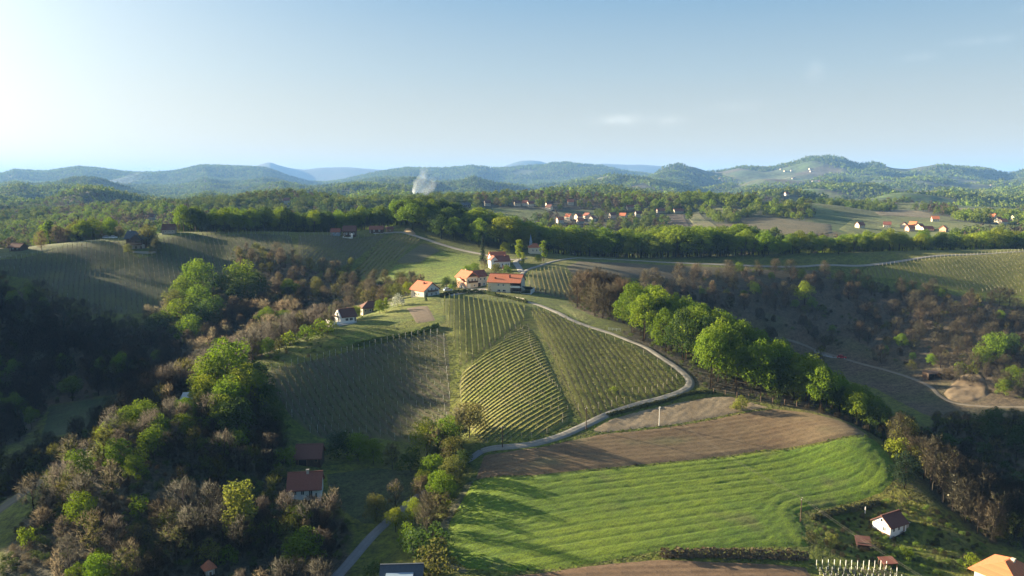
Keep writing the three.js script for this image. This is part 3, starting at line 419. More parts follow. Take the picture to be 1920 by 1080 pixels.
vineyard('left ridge vineyard', groundLine([[-30, 494], [40, 484], [88, 472], [130, 462], [180, 454], [222, 452], [238, 472], [262, 484], [290, 478], [302, 452], [332, 442], [400, 440], [480, 438], [543, 441], [552, 462], [552, 492], [520, 500], [470, 500], [420, 520], [380, 545], [340, 565], [290, 584], [240, 592], [180, 582], [110, 558], [50, 524], [-30, 508]]), [[480, 445], [500, 490]], { spacing: 2.5, leaves: 4.5, post: 6, seed: 7, postTone: [.5, .49, .46], soilA: [.062, .058, .036], soilB: [.055, .078, .02], leafA: [.06, .08, .03], leafB: [.12, .12, .06] });
vineyard('vineyard below the ridge sheds', groundLine([[558, 441], [620, 440], [664, 448], [700, 442], [724, 440], [706, 458], [676, 482], [640, 502], [600, 512], [562, 500], [558, 470]]), [[662, 452], [606, 508]], { spacing: 2.5, leaves: 5, post: 6, seed: 8, postTone: [.3, .28, .24], soilA: [.12, .1, .06], soilB: [.095, .11, .04] });
vineyard('vineyard below the ridge track', groundLine([[738, 438], [768, 444], [790, 452], [764, 470], [738, 492], [712, 516], [676, 522], [652, 518], [676, 498], [706, 466]]), [[756, 446], [690, 512]], { spacing: 2.6, leaves: 8, post: 6, seed: 9, leafA: [.1, .11, .035], leafB: [.2, .175, .08], soilA: [.19, .15, .07], soilB: [.15, .18, .02] });
vineyard('far right vineyard', groundLine([[1600, 516], [1636, 500], [1700, 492], [1764, 483], [1840, 477], [1960, 471], [1960, 556], [1900, 554], [1840, 550], [1780, 542], [1720, 530], [1660, 522]]), [[1782, 482], [1826, 540]], { spacing: 2.5, leaves: 5, post: 7, seed: 10, height: 1.4, postTone: [.26, .24, .19], leafA: [.1, .11, .035], leafB: [.19, .17, .075], soilA: [.18, .165, .05], soilB: [.185, .2, .025] });
vineyard('bottom right trellis plot', groundLine([[1528, 1062], [1600, 1063], [1660, 1064], [1690, 1085], [1720, 1110], [1540, 1110]]), [[1535, 1066], [1548, 1090]], { spacing: 1.25, leaves: 8, post: 2.2, seed: 12, height: 1.5, postTone: [.6, .6, .56], leafA: [.1, .14, .03], leafB: [.2, .2, .06] });
sheet('fallow_field', 'dark brown vineyard land below the back ridge road', groundLine([[1060, 500], [1085, 490], [1160, 492], [1280, 498], [1400, 504], [1500, 506], [1560, 508], [1560, 528], [1480, 526], [1400, 534], [1320, 536], [1240, 522], [1160, 520], [1100, 530], [1080, 524]]), { dir: toDir([1200, 498], [1290, 512]), along: 2, across: .7, lift: .1, mat: MAT.soil, tile: 6, color: (x, z, a, b) => mix3([.095, .072, .045], [.14, .12, .06], clamp(.5 + .5 * Math.sin(b * 2.6) * .8 + fbm(x * .05, z * .05, 2, 3), 0, 1)) });
sheet('fallow_field', 'grey-green fallow plot beside the sunlit vineyard', groundLine([[794, 454], [816, 464], [826, 471], [806, 480], [788, 492], [748, 494], [742, 490], [766, 472]]), { dir: [1, -.2], along: 2, across: 1, lift: .12, mat: MAT.soil, tile: 6, color: (x, z, a, b) => mix3([.11, .1, .055], [.14, .14, .06], clamp(.5 + .5 * Math.sin(b * 2.2) + fbm(x * .05, z * .05, 2, 3), 0, 1)) });
console.log('vine rows', vineRows);

// ------------------------------------------------------------------ trees: prototypes of unit height
function Tri() { const P = [], N = [], C = []; return { P, N, C, tri(a, b, c, n, col) { P.push(...a, ...b, ...c); N.push(...n[0], ...n[1], ...n[2]); C.push(...col, ...col, ...col); }, done() { return geom(P, null, { nor: N, col: C }); } }; }
const unit = (v) => { const l = Math.hypot(...v) || 1; return [v[0] / l, v[1] / l, v[2] / l]; };
const cross = (a, b) => [a[1] * b[2] - a[2] * b[1], a[2] * b[0] - a[0] * b[2], a[0] * b[1] - a[1] * b[0]];
const add = (a, b, k = 1) => [a[0] + b[0] * k, a[1] + b[1] * k, a[2] + b[2] * k];
const rdir = (R) => { const y = R() * 2 - 1, t = R() * 6.2832, r = Math.sqrt(1 - y * y); return [r * Math.cos(t), y, r * Math.sin(t)]; };
function limb(T, a, b, ra, rb, col, sides = 5) {
  const d = unit(add(b, a, -1)), u = unit(cross(d, Math.abs(d[1]) > .9 ? [1, 0, 0] : [0, 1, 0])), w = cross(d, u);
  for (let i = 0; i < sides; i++) { const t0 = i / sides * 6.2832, t1 = (i + 1) / sides * 6.2832, n0 = add([u[0] * Math.cos(t0), u[1] * Math.cos(t0), u[2] * Math.cos(t0)], w, Math.sin(t0)), n1 = add([u[0] * Math.cos(t1), u[1] * Math.cos(t1), u[2] * Math.cos(t1)], w, Math.sin(t1));
    const p = add(a, n0, ra), q = add(a, n1, ra), r = add(b, n1, rb), s = add(b, n0, rb); T.tri(p, r, q, [n0, n1, n1], col); T.tri(p, s, r, [n0, n0, n1], col); }
}
function leaf(T, p, n, size, R, col) {                                       // an irregular spray of leaves, two triangles
  const u = unit(cross(n, rdir(R))), w = unit(cross(n, u)), k = () => .6 + .7 * R();
  const a = add(p, u, size * k()), b = add(add(p, w, size * k() * .8), n, size * .25 * (R() - .3)), c = add(p, u, -size * k()), d = add(add(p, w, -size * k() * .8), n, size * .3 * (R() - .5));
  T.tri(a, b, c, [n, n, n], col); T.tri(a, c, d, [n, n, n], col);
}
/** Lobes of foliage set round a centre; returns the crown's triangles. */
function crown(R, { lobes = 12, base = .28, rx = .34, leaves = 1500, size = .026, droop = 0, lobeR = [.11, .17], shape = 'ovoid', tones = [[.8, .9, .7], [1.15, 1.1, 1.2]], fill = .1 }) {
  const T = Tri(), L = [];
  for (let k = 0; k < lobes; k++) {
    const t = (k + .5) / lobes, y = base + .1 + (1 - base - .17) * Math.pow(t, .9), ang = k * 2.4 + R() * .9;
    const wide = shape === 'ovoid' ? Math.sin(Math.PI * clamp(.22 + t * .74, 0, 1)) : shape === 'dome' ? Math.sqrt(1 - t * t * .85) : shape === 'cone' ? 1 - t * .9 : Math.sin(Math.PI * clamp(.12 + t * .8, 0, 1));
    const r = rx * wide * (.45 + .6 * R()), lr = lerp(lobeR[0], lobeR[1], R()) * (shape === 'cone' ? 1.1 - .6 * t : 1);
    L.push({ c: [Math.cos(ang) * r, y - (k % 3 === 2 ? .05 : 0), Math.sin(ang) * r], r: lr, tone: R() });
  }
  L.push({ c: [0, lerp(base, 1, .5), 0], r: rx * .5, tone: .4 });
  const tot = L.reduce((s, l) => s + l.r * l.r, 0);
  for (const l of L) for (let k = 0, n = Math.round(leaves * l.r * l.r / tot); k < n; k++) {
    const d = rdir(R); if (d[1] < -.3 && R() < .55) continue;
    if (noise.noise(d[0] * 2.2 + l.tone * 31, d[1] * 2.2, d[2] * 2.2) < -.22 && R() < .8) continue;
    const q = R() < fill ? Math.cbrt(R()) : R() < .12 ? 1 + .4 * R() : .8 + .3 * R(), bump = 1 + .22 * noise.noise(d[0] * 3 + l.tone * 20, d[1] * 3, d[2] * 3), p = [l.c[0] + d[0] * l.r * q * bump, l.c[1] + d[1] * l.r * q * bump * .9 - droop * R() * .08, l.c[2] + d[2] * l.r * q * bump];
    if (L.some((m) => m !== l && Math.hypot(p[0] - m.c[0], p[1] - m.c[1], p[2] - m.c[2]) < m.r * .62) && R() < .85) continue;
    const n = unit(add(add(d, rdir(R), .8), [0, 1, 0], .15)), c = mix3(tones[0], tones[1], clamp(l.tone * .6 + R() * .4, 0, 1));
    leaf(T, p, n, size * (.7 + .6 * R()), R, c);
  }
  return { geo: T, L };
}
function trunkTo(L, R, { base, girth = .016, bark = [.12, .095, .07], fork = .5 }) {
  const T = Tri(), top = [(R() - .5) * .04, base + (1 - base) * fork, (R() - .5) * .04], mid = [(R() - .5) * .02, base * .7, (R() - .5) * .02];
  limb(T, [0, -.05, 0], mid, girth * 1.25, girth, bark, 6); limb(T, mid, top, girth, girth * .5, bark, 6);
  for (const l of L) if (R() < .8) { const k = .15 + R() * .75, s = add(mid, add(top, mid, -1), k), e = add(s, add(l.c, s, -1), .9); limb(T, s, e, girth * .42, girth * .12, bark, 4); }
  return T.done();
}
function leafyTree(seed, o) { const R = rng(seed), c = crown(R, o); return { crown: c.geo.done(), trunk: trunkTo(c.L, R, { base: o.base ?? .28, ...o }) }; }
/** Bare or half-leafed tree: trunk, limbs, branches and a haze of twigs. */
function bareTree(seed, { base = .2, spread = .3, limbs = 7, twigs = 800, twigW = .0026, twigL = .13, leaves = 0, size = .02, upright = .7, tone = [1, 1, 1], bark = [.23, .2, .165], girth = .017 }) {
  const R = rng(seed), T = Tri(), K = Tri(), tips = [];
  const top = [(R() - .5) * .06, .8, (R() - .5) * .06], at = (t) => [top[0] * t, lerp(-.05, top[1], t), top[2] * t];
  limb(K, at(0), at(.5), girth * 1.2, girth * .75, bark, 6); limb(K, at(.5), at(1), girth * .75, girth * .2, bark, 5);
  for (let k = 0; k < limbs; k++) {
    const t = lerp(base, .95, (k + R() * .7) / limbs), a = k * 2.4 + R(), len = spread * (.55 + .6 * R()) * (1.15 - .5 * t), s = at(t), dir = unit([Math.cos(a), upright * (.7 + .6 * R()) + t * .5, Math.sin(a)]), e = add(s, dir, len), m = add(add(s, dir, len * .5), rdir(R), len * .06);
    limb(K, s, m, girth * .45, girth * .3, bark, 4); limb(K, m, e, girth * .3, girth * .1, bark, 4);
    for (let b = 0; b < 6; b++) { const u = .25 + R() * .75, p = u < .5 ? add(s, add(m, s, -1), u * 2) : add(m, add(e, m, -1), u * 2 - 1), d2 = unit(add(add(dir, rdir(R), .9), [0, 1, 0], .3)), e2 = add(p, d2, len * (.35 + .35 * R())); limb(K, p, e2, girth * .16, girth * .05, bark, 3); tips.push([p, e2, d2]); }
    tips.push([m, e, dir]);
  }
  tips.push([at(.6), at(1.05), [0, 1, 0]]);
  for (let k = 0; k < twigs; k++) {
    let [p, e, d] = tips[k % tips.length], s = add(p, add(e, p, -1), .2 + .85 * R());
    if (R() < .55) { const y = base + (1 - base) * R(), f = (y - base) / (1 - base), rr = spread * 1.05 * Math.sqrt(R()) * Math.sqrt(Math.max(.05, 1 - (f * 1.7 - .75) ** 2)), a = R() * 6.283; s = [Math.cos(a) * rr, y - .06, Math.sin(a) * rr]; d = unit([Math.cos(a) * .55, 1, Math.sin(a) * .55]); }
    const dir = unit(add(add(d, rdir(R), .95), [0, 1, 0], .35)), l = twigL * (.5 + .8 * R()), q = add(s, dir, l), side = unit(cross(dir, rdir(R))), f = .75 + .5 * R(), n = unit(add(side, rdir(R), .6));
    const c = mul3(tone, f), n2 = unit(cross(dir, side)), nn = unit(add(n2, n, .5));
    T.tri(add(s, side, -twigW), add(s, side, twigW), q, [nn, nn, nn], c);
    if (k % 2) { const s2 = add(s, dir, l * .4), q2 = add(s2, unit(add(dir, rdir(R), .8)), l * .6); T.tri(add(s2, side, -twigW * .8), add(s2, side, twigW * .8), q2, [nn, nn, nn], c); }
  }
  const F = Tri();
  for (let k = 0; k < leaves; k++) { const [p, e] = tips[k % tips.length], s = add(add(p, add(e, p, -1), .2 + .9 * R()), rdir(R), .06 * R()), n = unit(add(rdir(R), [0, 1, 0], .5)); leaf(F, s, n, size * (.6 + .7 * R()), R, mul3([1, 1, 1], .75 + .5 * R())); }
  return { trunk: K.done(), crown: T.done(), leaves: leaves ? F.done() : null };
}
function coniferTree(seed, { tiers = 15, rx = .17, leaves = 1100, size = .022 }) {
  const R = rng(seed), T = Tri(), K = Tri(); limb(K, [0, -.05, 0], [0, .95, 0], .014, .003, [.1, .08, .06], 6);
  for (let k = 0; k < leaves; k++) { const t = Math.pow(R(), 1.25), tier = Math.floor(t * tiers), y = .06 + .93 * (tier + .55 * R()) / tiers, r = rx * (1.04 - y) * (1 - .5 * ((t * tiers) % 1)) * (.35 + .7 * Math.sqrt(R())), a = R() * 6.2832, p = [Math.cos(a) * r, y - r * .35, Math.sin(a) * r], n = unit([Math.cos(a) * .8 + (R() - .5), .5 + R() * .5, Math.sin(a) * .8 + (R() - .5)]); leaf(T, p, n, size * (.6 + .7 * R()), R, mul3([1, 1, 1], .75 + .5 * R())); }
  return { trunk: K.done(), crown: T.done() };
}
const leafMats = {}, foliage = (key, rgb, tr = .34) => leafMats[key] ??= new THREE.MeshPhysicalMaterial({ color: new THREE.Color().setRGB(...rgb), vertexColors: true, roughness: 1, specularIntensity: .15, transmission: tr, thickness: 0 });
const barkMat = new THREE.MeshStandardMaterial({ vertexColors: true, roughness: 1 });
const COLORS = {                                                              // real leaf and twig colours (linear)
  fresh: [.13, .19, .010], spring: [.195, .235, .014], deep: [.05, .085, .014], olive: [.13, .135, .03], yellow: [.2, .205, .03], rust: [.145, .13, .05], willow: [.19, .175, .06], pine: [.022, .038, .016], blossom: [.34, .33, .3], blue: [.06, .09, .05],
  twig: [.125, .112, .08], twigGrey: [.148, .138, .12], twigPale: [.235, .205, .14], twigRust: [.15, .12, .08],
};
const KIND = {                                                                // what each kind of tree is built from
  leafy: { protos: [leafyTree(101, { leaves: 6400, size: .0165, lobes: 24, rx: .36, lobeR: [.08, .14] }), leafyTree(102, { leaves: 6400, size: .0165, lobes: 22, rx: .4, base: .2, lobeR: [.08, .15] }), leafyTree(103, { leaves: 5800, size: .0165, lobes: 24, rx: .32, base: .28, lobeR: [.08, .13] }), leafyTree(104, { leaves: 6400, size: .0165, lobes: 28, rx: .38, base: .18, lobeR: [.07, .13] })], w: 1, name: 'leafy_tree' },
  round: { protos: [leafyTree(111, { leaves: 5400, size: .0205, lobes: 20, rx: .46, base: .12, shape: 'dome', lobeR: [.1, .19] }), leafyTree(112, { leaves: 5400, size: .0205, lobes: 24, rx: .42, base: .1, shape: 'dome', lobeR: [.09, .17] })], name: 'leafy_tree' },
  narrow: { protos: [leafyTree(121, { leaves: 1400, size: .026, lobes: 12, rx: .13, base: .1, lobeR: [.07, .11], shape: 'spindle' })], name: 'slender_tree' },
  narrowLeafy: { protos: [leafyTree(125, { leaves: 4600, size: .019, lobes: 24, rx: .22, base: .08, lobeR: [.08, .13], shape: 'spindle' })], name: 'leafy_tree' },
  shrub: { protos: [leafyTree(131, { leaves: 1150, size: .046, lobes: 9, rx: .5, base: .02, shape: 'dome', lobeR: [.2, .3], girth: .02 }), leafyTree(132, { leaves: 1150, size: .046, lobes: 7, rx: .6, base: .02, shape: 'dome', lobeR: [.2, .32], girth: .02 })], name: 'shrub' },
  bare: { protos: [bareTree(201, { twigs: 2000, limbs: 9 }), bareTree(202, { twigs: 2000, limbs: 8, spread: .36, base: .16 }), bareTree(203, { twigs: 1800, limbs: 10, spread: .26, upright: .95 })], name: 'bare_tree' },
  half: { protos: [bareTree(211, { twigs: 1100, leaves: 620, size: .022, limbs: 9, spread: .34 }), bareTree(212, { twigs: 1000, leaves: 800, size: .02, limbs: 8, spread: .3 })], name: 'budding_tree' },
  slim: { protos: [bareTree(221, { twigs: 800, limbs: 10, spread: .16, upright: 1.5, base: .25, twigL: .09 }), bareTree(222, { twigs: 700, limbs: 9, spread: .19, upright: 1.2, base: .3, twigL: .1, leaves: 90, size: .02 })], name: 'bare_tree' },
  bush: { protos: [bareTree(231, { twigs: 1300, limbs: 12, spread: .5, base: .03, upright: .6, twigW: .0055, twigL: .22, girth: .01 }), bareTree(232, { twigs: 900, limbs: 12, spread: .55, base: .02, upright: .5, twigW: .0055, twigL: .2, leaves: 240, size: .045, girth: .01 })], name: 'bare_shrub' },
  conifer: { protos: [coniferTree(241, {})], name: 'conifer' },
  farLeafy: { protos: [leafyTree(301, { leaves: 620, size: .05, lobes: 13, rx: .4, base: .15, lobeR: [.1, .17] }), leafyTree(302, { leaves: 620, size: .05, lobes: 11, rx: .44, base: .1, shape: 'dome', lobeR: [.15, .2] })], name: 'leafy_tree' },
  farBare: { protos: [bareTree(311, { twigs: 260, limbs: 7, twigW: .014, twigL: .14, spread: .34 }), bareTree(312, { twigs: 220, leaves: 110, size: .05, limbs: 7, twigW: .014, spread: .36 })], name: 'bare_tree' },
  speck: { protos: [{ crown: crown(rng(321), { leaves: 70, size: .17, lobes: 5, rx: .42, base: .02, shape: 'dome', lobeR: [.2, .3] }).geo.done(), trunk: null }], name: 'tree' },
};
const woodenGeo = {};
function groveGeo(kind, k) {                                                  // crown and trunk in one, for masses of trees
  return woodenGeo[kind + k] ??= (() => { const p = KIND[kind].protos[k], strip = (g, t) => { const q = g.clone(), c = q.attributes.color; if (t) for (let i = 0; i < c.count; i++) c.setXYZ(i, t[0], t[1], t[2]); return q; }; const parts = [strip(p.crown)]; if (p.leaves) parts.push(strip(p.leaves)); if (p.trunk && kind !== 'farBare') parts.push(strip(p.trunk, [.55, .45, .7])); return mergeGeometries(parts.map((g) => (g.index ? g.toNonIndexed() : g))); })();
}
const PLANTED = [];                                                            // every tree near enough to tell apart: {x, z, h, w, kind, color, label, group, rank}
function plant(x, z, h, kind, color, label, group, { w = 1, own = false, twig = 'twig', stuff = null, rot, category } = {}) { PLANTED.push({ x, z, y: H(x, z), h, w, kind, color, label, group, own, twig, stuff, rot, category }); }
function scatter(poly, spacing, seed, fn, max = 1e9) {                          // blue-noise-like points in a plan polygon
  const R = rng(seed), xs = poly.map((p) => p[0]), zs = poly.map((p) => p[1]), x0 = Math.min(...xs), x1 = Math.max(...xs), z0 = Math.min(...zs), z1 = Math.max(...zs), cell = spacing, seen = new Map(); let n = 0;
  const tries = Math.ceil((x1 - x0) * (z1 - z0) / (spacing * spacing) * 2.4);
  for (let t = 0; t < tries && n < max; t++) {
    const x = lerp(x0, x1, R()), z = lerp(z0, z1, R()); if (!inPoly(poly, x, z)) continue;
    const i = Math.floor(x / cell), j = Math.floor(z / cell); let ok = true;
    for (let a = -1; a <= 1 && ok; a++) for (let b = -1; b <= 1 && ok; b++) for (const q of seen.get((i + a) * 100003 + j + b) ?? []) if ((q[0] - x) ** 2 + (q[1] - z) ** 2 < spacing * spacing * .7) { ok = false; break; }
    if (!ok) continue; const key = i * 100003 + j; (seen.get(key) ?? seen.set(key, []).get(key)).push([x, z]); n++; fn(x, z, R);
  }
}
const pick = (R, table) => { let t = R() * table.reduce((s, r) => s + r[0], 0); for (const r of table) { t -= r[0]; if (t <= 0) return r; } return table[table.length - 1]; };
const planPoly = (p) => p.map(([u, D]) => plan(u, D));
const roadKeepOut = [...smoothLine(mainRoad, 120), ...smoothLine(laneLine, 80)];
const onRoad = (x, z, r = 4.5) => roadKeepOut.some((p) => (p[0] - x) ** 2 + (p[1] - z) ** 2 < r * r);
const CLEAR = [[358, 215, 5, 14], [392, 140, 2.5, 3], [574, 175, 6, 9], [582, 190, 5.5, 7], [1746, 338, 5, 14]].map(([u, D, r, f]) => [...plan(u, D), r, f]);      // bearing, distance, half width, open ground in front of huts in the woods
const shadeOut = (x, z) => CLEAR.some(([a, b, r, f]) => Math.abs(x - a * z / b) < r && z > b - r && z < b + f);
function wood(key, poly, spacing, seed, table, label, { stuffLabel, thin = null, tall = null, zone = null } = {}) {
  scatter(poly, spacing, seed, (x, z, R) => { if (onRoad(x, z) || shadeOut(x, z) || (thin && thin(x, z, R))) return; const [, kind, color, h0, h1, word, twig] = pick(R, table); const where = zone ? zone(x, z) : label; plant(x, z, lerp(h0, h1, R()) * (tall ? tall(x, z) : 1), kind, color, `${word} ${where}`, `${word} ${where}`, { w: (.85 + .35 * R()) * (key === 'belt' || key === 'mound' ? 1.2 : key === 'roadside' ? .84 : 1), twig: twig ?? 'twig', stuff: { key, label: stuffLabel ?? `trees ${label}` } }); });
}
// -- the woods of the near land
wood('roadside', WOOD_POLY.roadRow, 4.7, 41, [[6, 'leafy', 'fresh', 15, 20, 'tall fresh-green tree'], [2, 'leafy', 'spring', 14, 18, 'yellow-green leafy tree'], [1.6, 'leafy', 'deep', 14, 18, 'dark green leafy tree'], [.6, 'slim', 'twig', 13, 16, 'bare slender tree']], 'in the wood right of the gravel road', { stuffLabel: 'leafy wood on the slope right of the gravel road', tall: (x, z) => { const u = seenAt(x, H(x, z), z)[0]; return u < 1360 ? 1.04 : lerp(1.04, .68, clamp((u - 1360) / 220, 0, 1)); }, zone: (x, z) => { const u = seenAt(x, H(x, z), z)[0]; return u < 1290 ? 'at the uphill end of the roadside wood' : u < 1430 ? 'in the roadside wood opposite the road bend' : u < 1560 ? 'in the roadside wood above the brown field' : 'at the low right end of the roadside wood'; } });
wood('brown', WOOD_POLY.brown, 4.6, 42, [[5, 'bare', 'twigRust', 12, 17, 'rust-brown bare tree', 'twigRust'], [1, 'half', 'rust', 11, 14, 'brown budding tree', 'twigRust']], 'in the brown grove above the road');
wood('crest', WOOD_POLY.crest, 4.4, 43, [[6, 'bare', 'twigGrey', 8, 12, 'grey bare tree', 'twigGrey'], [2, 'slim', 'twigGrey', 9, 13, 'slim grey bare tree', 'twigGrey'], [1.3, 'half', 'olive', 7, 11, 'olive budding tree', 'twigGrey'], [.5, 'half', 'rust', 7, 10, 'reddish budding tree', 'twigRust']], 'on the slope left of the shaded vineyard', { stuffLabel: 'grey bare wood on the slope left of the shaded vineyard' });
wood('spur', WOOD_POLY.spur, 3.9, 44, [[4.2, 'bare', 'twigGrey', 6, 10.5, 'grey bare tree', 'twigGrey'], [2.8, 'half', 'olive', 6, 10, 'olive budding tree'], [1.3, 'slim', 'twigPale', 7, 11, 'pale slim bare tree', 'twigPale'], [2, 'bush', 'twig', 3, 5.5, 'brown bare bush'], [1.5, 'shrub', 'fresh', 2.5, 5, 'green shrub'], [1, 'shrub', 'olive', 2.5, 4.5, 'olive shrub'], [.7, 'round', 'fresh', 6, 8.5, 'small green tree']], 'on the wooded spur at lower left', { stuffLabel: 'mixed thicket on the wooded spur at lower left', zone: (x, z) => { const [u, v] = seenAt(x, H(x, z), z); return v > 960 ? (u < 300 ? 'at the lower left corner of the thicket' : 'at the bottom of the thicket right of the yellow tree') : u < 330 ? 'on the left shoulder of the thicket' : u < 470 ? 'in the middle of the thicket' : 'in the thicket beside the old farmhouse'; }, thin: (x, z, R) => fbm(x * .04, z * .04, 3, 2) > .13 });
wood('valley', WOOD_POLY.valley, 5.4, 45, [[8, 'bare', 'twigPale', 8, 13, 'bare tree', 'twigPale'], [2, 'half', 'olive', 8, 12, 'budding tree', 'twigPale'], [.7, 'leafy', 'fresh', 8, 12, 'green tree'], [.3, 'conifer', 'pine', 9, 13, 'dark conifer']], 'in the shaded valley at left', { stuffLabel: 'dark bare wood filling the shaded valley at left' });
wood('mid', WOOD_POLY.mid, 6.2, 46, [[4, 'bare', 'twig', 6, 10, 'brown bare tree'], [2.4, 'half', 'rust', 6, 10, 'rusty budding tree', 'twigRust'], [3, 'half', 'olive', 6, 10, 'olive budding tree'], [1.5, 'shrub', 'olive', 3, 5, 'olive shrub'], [1, 'round', 'olive', 6, 9, 'olive leafy tree']], 'in the scrub between the meadow and the valley', { stuffLabel: 'brown and olive scrub between the meadow and the valley' });
wood('rightHill', WOOD_POLY.rightHill, 5.6, 47, [[3, 'bush', 'twigPale', 3, 6, 'brown bare bush', 'twigPale'], [5, 'bare', 'twigPale', 7, 11, 'pale brown bare tree', 'twigPale'], [1.5, 'half', 'rust', 6, 9, 'rusty budding tree', 'twigRust'], [1.4, 'shrub', 'olive', 2.5, 4.5, 'olive shrub'], [1, 'round', 'fresh', 4, 7, 'fresh green tree']], 'on the scrubby slope across the right gully', { stuffLabel: 'bare scrub on the slope across the right gully', thin: (x, z, R) => { const [u, v] = seenAt(x, H(x, z), z); return (v > 560 && u < 1600 && R() < .5) || (u > 1400 && v > 650 && u < 1740 && R() < .5); } });
wood('strip', WOOD_POLY.strip, 2.5, 48, [[5, 'slim', 'twigPale', 9, 13, 'pale slender bare tree', 'twigPale'], [2, 'bare', 'twigPale', 8, 11, 'pale bare tree', 'twigPale'], [.8, 'half', 'olive', 7, 10, 'olive budding tree', 'twigPale']], 'in the strip right of the green field', { stuffLabel: 'pale bare trees in the strip right of the green field', zone: (x, z) => (seenAt(x, H(x, z), z)[0] < 1790 ? 'at the upper end of the strip by the green field' : 'at the lower end of the strip above the white house') });
wood('outer', WOOD_POLY.outer, 5.0, 54, [[3, 'half', 'olive', 5, 9, 'dark olive budding tree'], [2, 'shrub', 'deep', 3, 5, 'dark green shrub'], [2, 'bare', 'twigGrey', 6, 9, 'grey bare tree', 'twigGrey'], [1, 'bush', 'twig', 3, 4, 'dark bare bush']], 'beyond the dirt path at far left', { stuffLabel: 'dark scrub beyond the dirt path at far left' });
wood('gully', WOOD_POLY.gully, 5.5, 49, [[3, 'bush', 'twig', 3, 6, 'dark bare bush'], [2, 'shrub', 'deep', 3, 5, 'dark green shrub'], [2, 'half', 'olive', 5, 9, 'dark budding tree'], [1, 'round', 'deep', 6, 9, 'dark green tree']], 'in the shaded gully bottom at right', { stuffLabel: 'dark scrub in the shaded gully bottom at right' });
wood('leftHill', [[-335, -300], [-342, -400], [-338, -490], [-430, -520], [-480, -500], [-470, -300]], 8.5, 55, [[3, 'leafy', 'deep', 13, 17, 'tree'], [2, 'bare', 'twig', 11, 14, 'tree']], 'on the hill left of the view', { stuffLabel: 'woodland on the hill closing the valley at far left' });
// -- trees behind the ridges
const ridgeLabel = 'behind the left ridge vineyard', beltLabel = 'in the dark belt behind the ridge road', moundLabel = 'on the wooded mound behind the ridge track';
wood('leftRidge', planPoly([[40, 474], [110, 474], [200, 488], [320, 490], [330, 540], [200, 540], [40, 540]]), 7, 50, [[4, 'leafy', 'fresh', 12, 19, 'green tree'], [1.5, 'leafy', 'olive', 12, 17, 'olive tree'], [.6, 'narrow', 'deep', 14, 19, 'slender dark tree'], [.8, 'bare', 'twigRust', 9, 12, 'brown bare tree', 'twigRust']], ridgeLabel, { stuffLabel: 'trees lined up behind the left ridge vineyard', thin: (x, z) => { const u = seenAt(x, H(x, z), z)[0]; return u < 84 || (u > 222 && u < 326); } });
wood('leftRidge', planPoly([[336, 490], [400, 486], [480, 488], [560, 502], [640, 512], [724, 522], [735, 560], [560, 555], [336, 540]]), 6, 51, [[4, 'leafy', 'deep', 13, 17, 'dark green tree'], [3, 'leafy', 'fresh', 14, 18, 'green tree'], [.7, 'slim', 'twig', 9, 12, 'bare tree']], 'in the tree line above the chevron vineyard', { stuffLabel: 'tree line along the ridge above the chevron vineyard' });
wood('mound', planPoly([[742, 512], [790, 500], [840, 486], [885, 490], [905, 520], [900, 575], [820, 585], [745, 570]]), 5.6, 52, [[4, 'leafy', 'deep', 14, 19, 'dark green tree'], [3, 'leafy', 'fresh', 14, 18, 'green tree'], [.8, 'bare', 'twig', 10, 14, 'bare tree']], moundLabel, { stuffLabel: 'leafy wood on the mound behind the ridge track' });
wood('belt', planPoly([[888, 482], [930, 478], [970, 488], [1020, 492], [1060, 484], [1120, 482], [1250, 476], [1400, 470], [1540, 470], [1640, 482], [1760, 500], [1960, 512], [1990, 560], [1760, 548], [1540, 536], [1300, 540], [1100, 545], [900, 540]]), 6.8, 53, [[4, 'leafy', 'fresh', 13, 22, 'tall green tree'], [1.6, 'leafy', 'deep', 12, 18, 'dark green tree'], [2.4, 'leafy', 'spring', 13, 22, 'yellow-green tree'], [.3, 'slim', 'twig', 12, 16, 'bare tree']], beltLabel, { stuffLabel: 'dark leafy belt along the back of the ridge road', tall: (x, z) => { const u = seenAt(x, H(x, z), z)[0]; return u < 1380 ? 1 : u < 1540 ? lerp(1, .64, (u - 1380) / 160) : u < 1620 ? .64 : .72; }, thin: (x, z, R) => { const [u] = seenAt(x, H(x, z), z); return (u > 1440 && u < 1560 && R() < .3) || (u > 985 && u < 1016 && z > -492); } });

